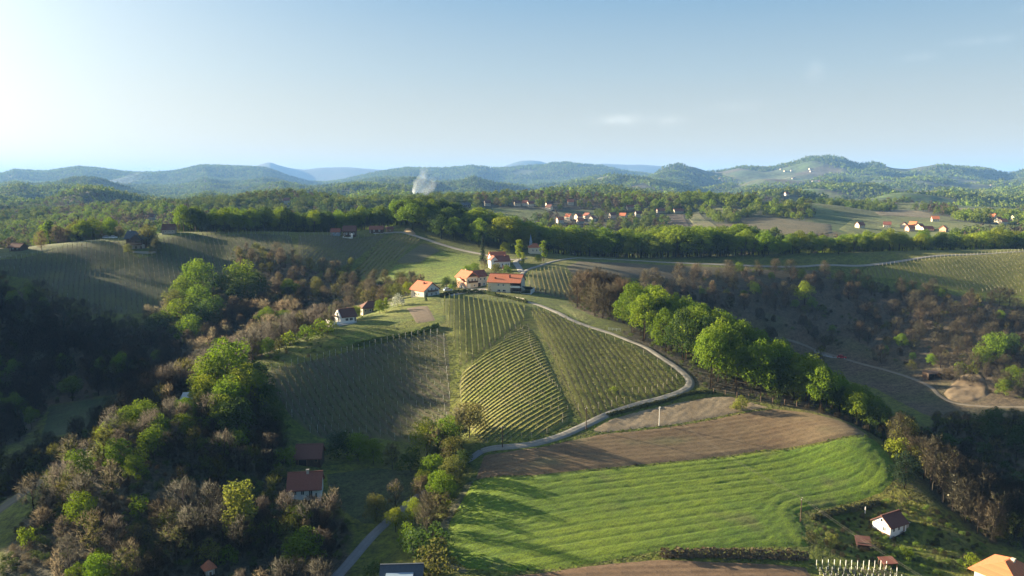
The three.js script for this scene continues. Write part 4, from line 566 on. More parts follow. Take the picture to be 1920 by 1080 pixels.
// -- trees that stand out one by one: (bearing, ground distance, height, kind, colour, what it is)
const ownTrees = [
  [372, 396, 22, 'round', 'fresh', 'big round green tree, left of the pair below the left vineyard'], [452, 394, 22, 'round', 'fresh', 'big round green tree, right of the pair below the left vineyard'], [415, 390, 17, 'round', 'deep', 'dark round tree between the big pair below the left vineyard'], [484, 386, 17, 'round', 'deep', 'dark tree right beside the big green pair'],
  [330, 372, 15, 'round', 'olive', 'olive green tree leading the clump that runs down from the big pair'], [372, 370, 18, 'round', 'fresh', 'broad sunlit tree in the clump below the big pair'], [338, 356, 17, 'round', 'fresh', 'lowest broad tree in the clump below the big pair'], [382, 352, 16, 'round', 'deep', 'dark broad tree at the foot of the clump below the big pair'], [362, 342, 15, 'round', 'fresh', 'small green tree trailing the clump in the shaded valley'], [310, 362, 10, 'half', 'willow', 'pale budding tree beside the clump in the valley'],
  [560, 330, 7, 'round', 'deep', 'small round dark tree alone against the valley'],
  [432, 222, 17, 'round', 'fresh', 'tallest green tree on the crest of the lower left spur'], [402, 216, 14, 'round', 'fresh', 'green tree left of the tallest on the spur crest'], [458, 212, 14, 'round', 'spring', 'yellow-green tree just below the spur crest'], [428, 203, 13, 'round', 'fresh', 'broad green tree in front of the spur crest trees'], [482, 222, 12, 'round', 'deep', 'dark tree on the right of the spur crest clump'], [500, 214, 9, 'round', 'deep', 'dark low tree beside the shaded vineyard edge'], [415, 198, 10, 'round', 'spring', 'small yellow-green tree at the foot of the crest clump'],
  [238, 190, 8.5, 'round', 'fresh', 'broad green tree at the left edge of the spur'], [270, 193, 9, 'round', 'fresh', 'rounded green tree on the left shoulder of the spur'], [208, 184, 7.5, 'round', 'spring', 'pale green tree lowest on the left shoulder of the spur'], [298, 186, 7.5, 'round', 'fresh', 'small leafy tree inside the left shoulder clump'], [150, 168, 7, 'round', 'fresh', 'small dark-based green tree near the dirt path'], [225, 172, 7.5, 'round', 'fresh', 'green tree in front of the left shoulder clump'], [255, 168, 6, 'round', 'spring', 'little yellow-green tree in front of the shoulder clump'],
  [452, 151, 14, 'narrowLeafy', 'yellow', 'bright yellow-green tree standing alone at lower left'], [595, 163, 8, 'conifer', 'pine', 'small dark spruce in front of the old farmhouse'], [560, 158, 7, 'round', 'spring', 'pale green tree left of the small spruce'],
  [212, 232, 10, 'half', 'willow', 'pale yellow tree beyond the spur edge'], [188, 224, 6, 'bush', 'blossom', 'grey blossoming bush beyond the spur edge'], [72, 228, 9, 'slim', 'twigGrey', 'grey bare tree beyond the spur edge at far left'],
  [862, 197, 11, 'half', 'willow', 'pale yellow willow at the corner of the slanting vineyard'], [880, 200, 10, 'round', 'willow', 'round pale willow against the slanting vineyard rows'], [800, 196, 10, 'round', 'spring', 'yellow-green tree left of the rusty tree by the vineyard'], [822, 190, 11, 'half', 'rust', 'rusty budding tree among the green ones by the vineyard'], [838, 193, 10.5, 'round', 'fresh', 'dark-based green tree behind the rusty tree'], [850, 186, 8, 'round', 'olive', 'olive tree at the bend of the shaded lane'],
  [632, 197, 7.5, 'round', 'blue', 'blue-green tree beside the barn in the hollow'], [672, 196, 8, 'round', 'fresh', 'broad green tree along the foot of the shaded vineyard'], [700, 194, 7, 'round', 'fresh', 'green tree along the foot of the shaded vineyard, nearer the lane'], [736, 190, 7.5, 'half', 'olive', 'grey-green tree at the end of the vineyard foot hedge'], [652, 198, 7, 'shrub', 'deep', 'dark bush between barn and vineyard'], [770, 188, 6, 'shrub', 'deep', 'dark bush by the shaded lane below the willow'],
  [848, 176, 7.5, 'round', 'olive', 'olive bush on the bank left of the green field'], [826, 169, 8.5, 'round', 'fresh', 'round green tree on the bank left of the green field'], [778, 163, 6, 'leafy', 'spring', 'light green tree beside the lane on its right'], [742, 160, 6, 'leafy', 'spring', 'light green tree beside the lane, nearest the camera'], [765, 154, 4, 'shrub', 'fresh', 'green shrub between the lane and the field bank'], [800, 156, 9.5, 'bare', 'twig', 'bare tree on the field bank'], [790, 172, 7, 'bare', 'twigRust', 'reddish bare tree beside the lane'], [780, 148, 5, 'shrub', 'deep', 'dark shrub behind the bottom house'], [812, 140, 6.5, 'shrub', 'olive', 'olive bush at the lower left corner of the field'], [820, 162, 6.5, 'bush', 'twig', 'bare bush on the field bank'], [806, 146, 7, 'shrub', 'deep', 'dark green bush on the field bank near the bottom'], [700, 141, 3.4, 'shrub', 'deep', 'dark bush beside the bottom house'],
  [706, 166, 6.5, 'round', 'olive', 'olive tree leaning over the lane where it leaves the shade'], [742, 172, 7, 'half', 'olive', 'grey-green budding tree on the left side of the lane'], [812, 180, 7.5, 'round', 'fresh', 'green tree hiding the lane below the willow'], [842, 184, 7, 'half', 'rust', 'brown budding tree beside the lane near the road mouth'], [868, 181, 6, 'round', 'deep', 'dark bush tree at the road mouth'], [794, 176, 6, 'round', 'spring', 'light tree on the right of the hidden lane'],
  [300, 352, 13, 'round', 'deep', 'dark tree on the left flank of the clump in the valley'], [400, 362, 15, 'round', 'fresh', 'green tree on the right flank of the clump below the big pair'], [445, 382, 15, 'round', 'deep', 'dark tree below the right tree of the big pair'], [345, 386, 16, 'round', 'fresh', 'sunlit tree just below the left tree of the big pair'],
  [470, 216, 12, 'round', 'fresh', 'green tree on the right shoulder of the spur crest clump'], [385, 208, 11, 'round', 'spring', 'yellow-green tree on the left of the spur crest clump'], [445, 196, 11, 'round', 'deep', 'dark tree low in the spur crest clump'], [515, 204, 9, 'round', 'deep', 'dark tree by the lower edge of the shaded vineyard'],
  [470, 257, 7.5, 'round', 'spring', 'bright yellow-green tree on the spur ridge left of the lawn'], [502, 252, 7, 'round', 'fresh', 'bright round green tree on the spur ridge left of the lawn'], [545, 262, 5, 'shrub', 'spring', 'yellow-green shrub on the lawn ridge'], [575, 266, 5, 'shrub', 'fresh', 'green shrub on the lawn ridge'], [602, 268, 6, 'shrub', 'fresh', 'dense green shrub below the white cottage'], [620, 276, 4, 'shrub', 'spring', 'small pale shrub beside the white cottage terrace'], [524, 258, 4.5, 'shrub', 'olive', 'olive shrub on the lawn ridge'],
  [632, 302, 9, 'round', 'olive', 'olive round tree behind the white cottage'], [668, 304, 6, 'round', 'spring', 'light green tree between the two cottages'], [712, 310, 6, 'round', 'fresh', 'bright green tree right of the dark-roofed cottage'], [724, 312, 6.5, 'narrow', 'spring', 'slim yellow-green tree right of the dark-roofed cottage'], [648, 300, 5, 'shrub', 'blossom', 'whitish blossoming shrub behind the white cottage'], [746, 322, 5, 'shrub', 'blossom', 'pale blossoming bush below the gable house'],
  [690, 340, 10, 'half', 'rust', 'rusty budding tree in the scrub behind the cottages'], [716, 348, 9, 'half', 'rust', 'reddish budding tree on the edge of the meadow'], [745, 346, 8, 'round', 'olive', 'olive tree left of the gable house'], [780, 375, 8, 'bare', 'twigRust', 'brown bare tree at the meadow foot'], [600, 322, 9, 'half', 'rust', 'brown budding tree on the spur ridge behind the lawn'], [570, 312, 8, 'half', 'rust', 'rusty tree on the ridge left of the cottages'], [618, 316, 8, 'half', 'olive', 'olive budding tree on the ridge left of the cottages'], [765, 352, 7, 'round', 'spring', 'light green tree behind the gable house'],
  [799, 326, 5, 'conifer', 'pine', 'dark little pine in front of the gable house'], [837, 372, 6, 'round', 'deep', 'dark round tree left of the pink house'], [852, 366, 4.5, 'shrub', 'deep', 'dark shrub left of the pink house'], [846, 360, 3, 'shrub', 'fresh', 'low shrub at the corner of the pink house yard'], [876, 408, 6, 'round', 'fresh', 'green tree behind the pink house'], [890, 412, 6, 'round', 'fresh', 'small green tree beside the meadow end'], [908, 416, 7, 'half', 'willow', 'pale blossoming tree between the farmhouses'], [930, 405, 6, 'round', 'olive', 'olive tree in front of the upper house'], [952, 402, 5, 'shrub', 'fresh', 'green shrub beside the little shed roof'], [918, 356, 3, 'shrub', 'rust', 'reddish shrub at the left corner of the barn house'],
  [905, 444, 16, 'conifer', 'pine', 'tall dark spruce above the meadow'], [973, 440, 14, 'narrow', 'spring', 'tall slim green birch left of the chapel'], [981, 428, 8, 'narrow', 'spring', 'lower yellow-green birch left of the chapel'], [1019, 445, 13, 'narrow', 'fresh', 'slim green tree right of the chapel'], [1009, 436, 5, 'round', 'fresh', 'round green tree at the foot of the chapel'], [947, 468, 7, 'round', 'spring', 'yellow-green tree behind the upper house'],
  [1073, 388, 6, 'half', 'olive', 'small pale tree at the corner of the small vineyard'], [1252, 380, 8, 'round', 'olive', 'olive tree beyond the brown grove'], [1232, 372, 7, 'round', 'olive', 'dull green tree beyond the brown grove'],
  [1508, 418, 13, 'leafy', 'spring', 'bright yellow-green tree below the ridge road'], [1522, 412, 9, 'leafy', 'fresh', 'smaller green tree beside the bright yellow-green one'], [1412, 425, 5, 'shrub', 'spring', 'pale shrub below the ridge road'], [1688, 372, 9, 'leafy', 'fresh', 'fresh green tree alone on the brown slope'], [1538, 372, 9, 'half', 'spring', 'pale green tree alone in the brown gully'], [1452, 376, 6, 'half', 'willow', 'pale budding tree in the brown gully'], [1370, 408, 8, 'bare', 'twigPale', 'pale bare tree at the head of the gully'], [1650, 362, 10, 'bare', 'twigPale', 'round pale bare tree on the gully slope'], [1445, 388, 7, 'bush', 'twigPale', 'pale bare bush in the gully'],
  [1862, 345, 15, 'round', 'fresh', 'large green tree at the right edge of the gully slope'], [1838, 340, 11, 'round', 'fresh', 'green tree beside the large one on the gully slope'], [1890, 350, 12, 'round', 'deep', 'dark green tree behind the large one on the gully slope'], [1900, 318, 10, 'round', 'fresh', 'green tree above the sandy mound at right'], [1882, 312, 8, 'round', 'fresh', 'smaller green tree above the sandy mound at right'], [1800, 338, 5, 'shrub', 'fresh', 'green shrub above the sandy mound'], [1822, 336, 4.5, 'shrub', 'spring', 'light shrub above the sandy mound'],
  [1865, 242, 9, 'half', 'willow', 'pale topped tree in the shaded gully'], [1692, 196, 10, 'round', 'olive', 'olive tree at the corner of the fields'], [1680, 188, 5, 'shrub', 'spring', 'light green shrub at the corner of the green field'], [1655, 206, 10, 'half', 'rust', 'brown half-bare tree at the wood edge'],
  [1696, 174, 9.5, 'leafy', 'pine', 'dark evergreen tree at the right end of the green field'], [1388, 213, 3.4, 'shrub', 'yellow', 'yellow bush on the edge of the stubble field'], [1380, 212, 2.6, 'shrub', 'yellow', 'small yellow bush beside the larger one on the stubble'], [1866, 160, 3.6, 'shrub', 'olive', 'olive bush on the slope above the orange-roofed house'], [1820, 148, 2.6, 'shrub', 'spring', 'bright green bush beside the orange-roofed house'], [1700, 150, 2.6, 'shrub', 'fresh', 'green bush in the garden below the white house'], [1640, 152, 2.4, 'bush', 'twigPale', 'dry bush left of the white house'], [1560, 152, 2.8, 'shrub', 'olive', 'olive bush on the bank below the field corner'], [1150, 222, 2, 'shrub', 'spring', 'little bush at the foot of the vineyard by the road'], [1520, 152, 2.6, 'bush', 'twigPale', 'pale dry bush at the field corner'], [1690, 166, 4, 'half', 'willow', 'pale sapling behind the white house'], [1745, 163, 3.4, 'half', 'olive', 'fallen-looking pale sapling on the garden slope'],
  [78, 446, 12, 'bare', 'twigRust', 'leaning brown bare tree on the left ridge meadow'], [280, 458, 13, 'round', 'olive', 'pale green tree right of the dark chalet'], [292, 450, 9, 'round', 'rust', 'reddish tree beside the dark chalet'], [240, 450, 6, 'round', 'olive', 'round olive bush left of the dark chalet'], [224, 474, 8, 'half', 'willow', 'pale tree behind the parked cars'], [345, 492, 18, 'leafy', 'fresh', 'tall green tree right of the red-brown house'], [366, 490, 17, 'leafy', 'fresh', 'broad tall tree beside the red-brown house'], [658, 438, 5, 'round', 'olive', 'single small tree on the sunlit vineyard slope'], [590, 500, 15, 'leafy', 'spring', 'tall yellow-green tree above the chevron vineyard'], [150, 486, 18, 'conifer', 'pine', 'dark conifer among the ridge trees'],
];
for (const [u, D, h, kind, color, label] of ownTrees) { const [x, z] = plan(u, D); plant(x, z, h, kind, color, label, null, { own: true, twig: ['bare', 'slim', 'bush', 'half'].includes(kind) ? (color.startsWith('twig') ? color : color === 'rust' ? 'twigRust' : 'twigGrey') : 'twig' }); }

// undergrowth that nobody could count, on the floor of the woods and on the banks
{
  const spots = [];
  for (const [k, poly] of Object.entries(WOOD_POLY)) scatter(poly, k === 'spur' ? 1.9 : k === 'valley' ? 4 : 2.9, 900 + k.length * 13, (x, z, R) => { if (!onRoad(x, z, 3) && (k !== 'rightHill' || R() < .2)) spots.push([x, z, .6 + R() * 1.1, R(), k]); });
  const bank = planPoly([[826, 140], [830, 160], [850, 178], [884, 190], [862, 190], [826, 174], [800, 158], [796, 138]]); scatter(bank, 1.5, 77, (x, z, R) => { if (!onRoad(x, z, 2.4)) spots.push([x, z, .7 + R() * 1.3, R(), 'bank']); });
  const garden = planPoly([[1520, 160], [1600, 164], [1680, 172], [1760, 166], [1860, 156], [1840, 146], [1720, 144], [1600, 147], [1530, 150]]); scatter(garden, 1.35, 78, (x, z, R) => { if (R() < .75) spots.push([x, z, .35 + R() * .75, R(), 'garden']); });
  const knoll = planPoly([[470, 236], [540, 244], [620, 258], [640, 270], [600, 280], [520, 264], [460, 248]]); scatter(knoll, 2.2, 79, (x, z, R) => { if (R() < .5) spots.push([x, z, .4 + R() * .9, R(), 'garden']); });
  const lawnPoly = groundLine([[618, 608], [640, 600], [690, 590], [740, 565], [776, 556], [818, 560], [842, 578], [838, 606], [800, 618], [740, 626], [690, 640], [640, 648], [612, 640]]); scatter(lawnPoly, 1.7, 80, (x, z, R) => { if (R() < .8) spots.push([x, z, .14 + .25 * R() * R(), R() * .6, 'garden']); });
  const RV = rng(71), verge = (line, off0, off1, per, k) => { for (let i = 0; i + 1 < line.length; i++) { const [x0, z0] = line[i], [x1, z1] = line[i + 1], l = Math.hypot(x1 - x0, z1 - z0) || 1; for (let n = 0; n < l * per; n++) { const t = RV(), o = lerp(off0, off1, RV()) * (RV() < .5 ? -1 : 1); spots.push([x0 + (x1 - x0) * t - (z1 - z0) / l * o, z0 + (z1 - z0) * t + (x1 - x0) / l * o, .16 + .3 * RV() * RV(), RV() * .8, k]); } } };
  verge(smoothLine(mainRoad, 160), 1.75, 3, 2.2, 'garden'); verge(smoothLine(ridgeRoad, 160), 1.5, 2.6, 1.2, 'garden'); verge(groundLine(cropTop), 0, .8, 1.6, 'garden'); verge(groundLine([[1104, 808], [1130, 812], [1250, 800], [1340, 785], [1390, 774], [1450, 766]]), 0, 1.2, 3, 'garden'); verge(cropEdge, 0, 1.6, 2, 'garden'); verge(groundLine([[890, 900], [866, 940], [846, 976], [836, 1012], [850, 1050], [960, 1074], [1170, 1048], [1300, 1032]]), 0, 1.8, 2, 'garden');
  for (const [sets, color, proto, seed] of [[(s) => s[3] < .5, (s) => (s[4] === 'garden' ? [.1, .15, .025] : [.085, .11, .025]), 'shrub', 1], [(s) => s[3] >= .5, () => [.14, .122, .085], 'bush', 2]]) {
    const list = spots.filter(sets), m = new THREE.InstancedMesh(groveGeo(proto, 0), foliage('undergrowth' + seed, [1, 1, 1], .25), list.length), M = new THREE.Matrix4(), q = new THREE.Quaternion(), up = new THREE.Vector3(0, 1, 0), R = rng(seed);
    list.forEach((s, i) => { q.setFromAxisAngle(up, R() * 6.28); M.compose(new THREE.Vector3(s[0], H(s[0], s[1]) - .1, s[1]), q, new THREE.Vector3(s[2] * 1.3, s[2], s[2] * 1.3)); m.setMatrixAt(i, M); const c = mul3(color(s), .7 + .6 * R()); m.setColorAt(i, new THREE.Color().setRGB(...c)); });
    m.name = numbered('undergrowth'); shade(m); scene.add(m); tag(m, seed === 1 ? 'low green undergrowth on wood floors, banks and rough gardens' : 'low dry brush and brambles on wood floors and banks', 'undergrowth', null, 'stuff');
  }
}

// houses of the villages beyond the ridge; the woods leave them room
const VILLAGE = [ // bearing, dip, turn, roof, wall, what it is
  [1050, 418, 10, 'tile', 'white', 'leftmost orange-roofed house of the village above the belt'], [1066, 412, -24, 'tile', 'beige', 'orange-roofed house second from the left in the village above the belt'], [1084, 411, 20, 'tileOld', 'white', 'pale house at the back of the village above the belt'], [1088, 420, 8, 'tile', 'dull', 'lowest house of the village above the belt'], [1101, 410, -30, 'tileOld', 'white', 'large red-roofed house of the village above the belt'], [1110, 415, 30, 'tileOld', 'white', 'rightmost house of the village above the belt'],
  [1148, 409, 12, 'tileDark', 'white', 'pale house with brown roof right of the village above the belt'], [1168, 410, -16, 'tileOrange', 'white', 'pale house with bright orange roof right of the village above the belt'], [1197, 406, 4, 'tileDark', 'beige', 'small house near the striped slope'], [1029, 389, 10, 'tileDark', 'white', 'upper house at the head of the lit hillside'], [1030, 394, -20, 'tileDark', 'white', 'lower house at the head of the lit hillside'], [1070, 384, 0, 'tile', 'white', 'lone pale house on the hill above the village'], [1183, 392, 6, 'tileOld', 'dull', 'long low barn with brown roof in the trees'], [1240, 399, 4, 'tileOld', 'dull', 'left barn with red roof above the striped slope'], [1272, 399, 2, 'tileOld', 'dull', 'right barn with red roof above the striped slope'], [970, 386, 8, 'tileDark', 'white', 'left pale house on the lit hill'], [985, 386, -8, 'tile', 'white', 'middle pale house on the lit hill'], [994, 387, 14, 'tileOld', 'white', 'right pale house on the lit hill'], [874, 388, 0, 'slate', 'timber', 'dark barn on the hill behind the smoke'], [914, 386, 10, 'tileDark', 'white', 'pale house on the hill right of the smoke'],
  [1612, 428, 10, 'tileOld', 'beige', 'house left of the right-hand hamlet'], [1663, 427, -14, 'tileOld', 'white', 'pale house west of the right-hand hamlet'], [1695, 428, 30, 'tileOld', 'white', 'tall dark red-roofed house of the right-hand hamlet'], [1706, 434, 6, 'tile', 'pink', 'lowest house of the right-hand hamlet'], [1712, 427, -30, 'tileOrange', 'cream', 'cream house in the middle of the right-hand hamlet'], [1724, 431, 18, 'tileOld', 'cream', 'brown-roofed house in the right-hand hamlet'], [1738, 433, 2, 'tileOld', 'beige', 'long farm building at the right of the hamlet'], [1769, 435, 26, 'tileOrange', 'pink', 'pink-roofed house at the right end of the hamlet'], [1753, 416, -10, 'tileOrange', 'white', 'orange-roofed house above the right-hand hamlet'], [1860, 411, -34, 'tileOrange', 'cream', 'tall cream house of the far right farm'], [1872, 417, 10, 'tileOld', 'cream', 'middle house of the far right farm'], [1880, 421, 4, 'tile', 'white', 'pale low building of the far right farm'], [1903, 413, 4, 'slate', 'white', 'pale shed behind the far right farm'], [1636, 456, 3, 'tileOrange', 'beige', 'orange roof rising from the leafy belt'], [1475, 367, 8, 'tileOld', 'white', 'house on the round green hill to the right'], [538, 381, 5, 'tileOld', 'white', 'tiny pale house on the hill left of the smoke'], [284, 412, 6, 'tileDark', 'dull', 'brown-roofed house beyond the left ridge trees'],
];
const VILLAGE_AT = VILLAGE.map(([u, v]) => ground(u, v));
const nearVillage = (x, z) => VILLAGE_AT.some(([a, b]) => Math.hypot(a - x, b - z) < 10 || (z > b && z - b < 55 && Math.abs(x - a * z / b) < 8));

// ------------------------------------------------------------------ planting: the trees that show largest stand one by one, the rest as masses
{
  const hidden = (x, y, z) => { for (let k = 1; k < 60; k++) { const t = k / 60; if (H(x * t, z * t) > EYE + (y - EYE) * t + .5) return true; } return false; };
  for (const p of PLANTED) { const [u, v, d] = seenAt(p.x, p.y + p.h * .7, p.z); p.inView = u > -10 && u < 1930 && v < 1090 && v > 0 && !hidden(p.x, p.y + p.h * .9, p.z); p.rank = (p.own ? 1e4 : 0) + p.h / d * (['shrub', 'bush'].includes(p.kind) ? 1.3 : 1); }
  const shown = PLANTED.filter((p) => p.inView).sort((a, b) => b.rank - a.rank), caps = { tree: 288, shrub: 120 }, used = { tree: 0, shrub: 0 };
  const single = new Set(); for (const p of shown) { const c = p.kind === 'shrub' || p.kind === 'bush' ? 'shrub' : 'tree'; if (used[c] < caps[c]) { used[c]++; single.add(p); } }
  const R = rng(5), cache = {}, toneOf = [.82, .93, 1.04, 1.16];
  const tint = (rgb, k) => [rgb[0] * toneOf[k] * (k % 2 ? 1.06 : .96), rgb[1] * toneOf[k], rgb[2] * toneOf[k]];
  for (const p of PLANTED) if (single.has(p)) {
    const K = KIND[p.kind], i = Math.floor(R() * K.protos.length), k = p.own ? 1 + (R() * 2 | 0) : R() * 4 | 0, proto = K.protos[i], bare = ['bare', 'half', 'slim', 'bush'].includes(p.kind), key = [p.kind, i, p.color, k, p.twig].join();
    let t;
    if (!cache[key]) {
      t = new THREE.Group(); const crownColor = bare ? COLORS[p.twig] : COLORS[p.color];
      meshOf('trunk', proto.trunk, barkMat, t); meshOf(bare ? 'branches' : 'crown', proto.crown, foliage((bare ? p.twig : p.color) + k + bare, tint(crownColor, k), bare ? 0 : .48), t);
      if (proto.leaves) meshOf('leaves', proto.leaves, foliage((COLORS[p.color] && !p.color.startsWith('twig') ? p.color : 'olive') + k + 'leaf', tint(p.color.startsWith('twig') ? COLORS.olive : COLORS[p.color], k)), t);
      cache[key] = t;
    } else t = cache[key].clone();
    t.name = numbered(K.name); t.position.set(p.x, p.y - .1, p.z); t.rotation.y = p.rot ?? R() * 6.283; t.scale.set(p.h * p.w, p.h, p.h * p.w * (.92 + .16 * R())); scene.add(t);
    tag(t, p.label, p.kind === 'shrub' || p.kind === 'bush' ? 'shrub' : 'tree', p.group ?? undefined);
  }
  // masses
  const masses = {};
  for (const p of PLANTED) if (!single.has(p)) {
    const [u, v, d] = seenAt(p.x, p.y + p.h, p.z); if (u < -1500 || u > 2350) continue;
    const far = d > 300 && u > -100 && u < 2020 ? (d > 600) : u < -60 || u > 1980, bare = ['bare', 'half', 'slim', 'bush'].includes(p.kind);
    const kind = far ? (bare ? 'farBare' : ['conifer', 'narrow'].includes(p.kind) ? p.kind : 'farLeafy') : p.kind, i = Math.floor(R() * KIND[kind].protos.length), s = p.stuff ?? { key: 'loose', label: 'scattered bushes and trees outside the woods' };
    const g = masses[s.key] ??= { label: s.label, sets: {} }; (g.sets[kind + i] ??= { kind, i, list: [] }).list.push(p);
  }
  for (const g of Object.values(masses)) {
    const t = thing('woodland', g.label, 'wood', null); t.userData.kind = 'stuff';
    for (const { kind, i, list } of Object.values(g.sets)) {
      const bare = ['bare', 'half', 'slim', 'bush', 'farBare'].includes(kind), m = new THREE.InstancedMesh(groveGeo(kind, i), foliage('mass' + bare, [1, 1, 1], bare ? .12 : .46), list.length), M = new THREE.Matrix4(), q = new THREE.Quaternion(), up = new THREE.Vector3(0, 1, 0);
      list.forEach((p, n) => { q.setFromAxisAngle(up, R() * 6.283); M.compose(new THREE.Vector3(p.x, p.y - .1, p.z), q, new THREE.Vector3(p.h * p.w, p.h, p.h * p.w)); m.setMatrixAt(n, M); let c = bare && (p.kind !== 'half' || R() < .35) ? COLORS[p.twig] : COLORS[p.color]; c = mul3(c, .75 + .5 * R()); m.setColorAt(n, new THREE.Color().setRGB(c[0] * (.9 + .2 * R()), c[1], c[2])); });
      m.name = 'tree_crowns'; m.userData.kind = 'stuff'; shade(m); t.add(m);
    }
  }
  // forests of the far hills: where the patchwork is wood
  const far = { leafy: [], bare: [], speck: [] }, RF = rng(99);
  const tryTree = (x, z, D, kind, h) => { const f = landUse(x, z), edge = sstep(.0, .1, f - openness(x, D)); if (RF() < edge || (D < 2000 && (nearVillage(x, z) || inFarField(x, z)))) return; far[kind].push([x, z, h]); };
  for (let D = 585; D < 1500;) { const step = 7.2 + D * .0022; const half = D * .72 + 30; for (let x = -half; x < half; x += step) { const px = x + (RF() - .5) * step * .9, pz = -D - (RF() - .5) * step * .9, tone = noise.noise(px * .006, pz * .006, 12); tryTree(px, pz, D, RF() < .3 + tone * .8 ? 'bare' : 'leafy', 6 + 6 * RF() + 4 * fbm(px * .02, pz * .02, 1, 2)); } D += step; }
  for (let D = 1500; D < 7600;) { const step = 7.5 + D * .0021, half = D * .72 + 30; for (let x = -half; x < half; x += step) { const px = x + (RF() - .5) * step * .9, pz = -D - (RF() - .5) * step * .9; tryTree(px, pz, D, 'speck', (6 + 8 * RF()) * (.85 + D / 11000)); } D += step; }
  const setsOf = [[far.leafy.filter((_, i) => i % 2), 'farLeafy', 0], [far.leafy.filter((_, i) => !(i % 2)), 'farLeafy', 1], [far.bare.filter((_, i) => i % 2), 'farBare', 0], [far.bare.filter((_, i) => !(i % 2)), 'farBare', 1], [far.speck, 'speck', 0]];
  const wood1 = thing('far_forest', 'patchy woods on the rolling hills beyond the ridge', 'forest', null), wood2 = thing('far_forest', 'hazy forest covering the distant hills towards the mountains', 'forest', null); wood1.userData.kind = wood2.userData.kind = 'stuff';
  for (const [list, kind, i] of setsOf) {
    const m = new THREE.InstancedMesh(groveGeo(kind, i), foliage('far' + (kind === 'farBare'), [1, 1, 1], kind === 'farBare' ? .1 : .3), list.length), M = new THREE.Matrix4(), q = new THREE.Quaternion(), up = new THREE.Vector3(0, 1, 0);
    list.forEach(([x, z, h], n) => { q.setFromAxisAngle(up, RF() * 6.283); M.compose(new THREE.Vector3(x, H(x, z) - .3, z), q, new THREE.Vector3(h * 1.05, h, h * 1.05)); m.setMatrixAt(n, M); const t = noise.noise(x * .004, z * .004, 12) + .5 * noise.noise(x * .02, z * .02, 3); let c = kind === 'farBare' ? [.13, .1, .07] : mix3(mix3(COLORS.deep, COLORS.fresh, clamp(.4 + t, 0, 1)), COLORS.olive, RF() * .7); c = mul3(c, .95 + .6 * RF()); m.setColorAt(n, new THREE.Color().setRGB(...c)); });
    m.name = 'tree_crowns'; m.userData.kind = 'stuff'; shade(m); (kind === 'speck' ? wood2 : wood1).add(m);
  }
  console.log('single trees', used.tree, 'single shrubs', used.shrub, 'planted', PLANTED.length, 'far', far.leafy.length, far.bare.length, far.speck.length);
}

// ------------------------------------------------------------------ buildings
function tileMap() { const n = 256, d = new Uint8Array(n * n * 4), R = rng(21); const tone = Float32Array.from({ length: 16 * 16 }, () => .78 + .22 * R()); for (let y = 0; y < n; y++) for (let x = 0; x < n; x++) { const row = y >> 4, cx = ((x + (row & 1) * 8) >> 4) & 15, e = (y & 15) / 15, j = ((x + (row & 1) * 8) & 15), q = tone[row * 16 + cx] * (e < .14 ? .55 : 1) * (j < 1 ? .7 : 1); d.set([255 * Math.pow(q, .4545), 255 * Math.pow(q, .4545), 255 * Math.pow(q, .4545), 255], (y * n + x) * 4); } const t = new THREE.DataTexture(d, n, n); t.wrapS = t.wrapT = THREE.RepeatWrapping; t.magFilter = THREE.LinearFilter; t.minFilter = THREE.LinearMipmapLinearFilter; t.colorSpace = THREE.SRGBColorSpace; t.needsUpdate = true; return t; }
const tileTex = tileMap(), plasterTex = noiseMap(256, 31, .8, 1), woodTex = noiseMap(256, 32, .55, 1, [1, 8]);
const mats = {}, mat = (key, rgb, map, rough = .9) => mats[key] ??= new THREE.MeshStandardMaterial({ color: new THREE.Color().setRGB(...rgb), roughness: rough, map: map ?? null, bumpMap: null });
const M_ = {
  cream: mat('cream', [.70, .62, .46], plasterTex), pink: mat('pink', [.68, .42, .28], plasterTex), white: mat('white', [.78, .76, .72], plasterTex), beige: mat('beige', [.66, .57, .44], plasterTex), stone: mat('stone', [.34, .32, .29], plasterTex), dull: mat('dull', [.42, .36, .29], plasterTex), timber: mat('timber', [.085, .05, .03], woodTex), timberLight: mat('timberLight', [.22, .14, .085], woodTex),
  tile: mat('tile', [.52, .16, .075], tileTex), tileOld: mat('tileOld', [.26, .085, .055], tileTex), tileDark: mat('tileDark', [.15, .06, .045], tileTex), tileOrange: mat('tileOrange', [.62, .19, .075], tileTex), slate: mat('slate', [.07, .085, .11], tileTex), tin: mat('tin', [.25, .33, .42], plasterTex, .45), blue: mat('blue', [.045, .08, .17], plasterTex, .4), spire: mat('spire', [.17, .25, .32], plasterTex, .6),
  frame: mat('frame', [.72, .71, .68]), frameDark: mat('frameDark', [.12, .075, .045]), glass: new THREE.MeshStandardMaterial({ color: new THREE.Color().setRGB(.02, .025, .03), roughness: .12 }), dark: mat('dark', [.012, .011, .01]), door: mat('door', [.16, .09, .05]), concrete: mat('concrete', [.42, .4, .37], plasterTex), hedge: null,
};
const boxGeo = (w, h, d, x = 0, y = 0, z = 0) => { const g = new THREE.BoxGeometry(w, h, d); g.translate(x, y, z); return g.toNonIndexed(); };
function worldUV(g, k = 2) { const p = g.attributes.position, n = g.attributes.normal, uv = new Float32Array(p.count * 2); for (let i = 0; i < p.count; i++) { const ax = Math.abs(n.getX(i)), ay = Math.abs(n.getY(i)), az = Math.abs(n.getZ(i)); uv[i * 2] = (ax > az && ax > ay ? p.getZ(i) : p.getX(i)) / k; uv[i * 2 + 1] = (ay > .92 ? p.getZ(i) : p.getY(i) * (1 + .3 * ay)) / k; } g.setAttribute('uv', new THREE.BufferAttribute(uv, 2)); return g; }
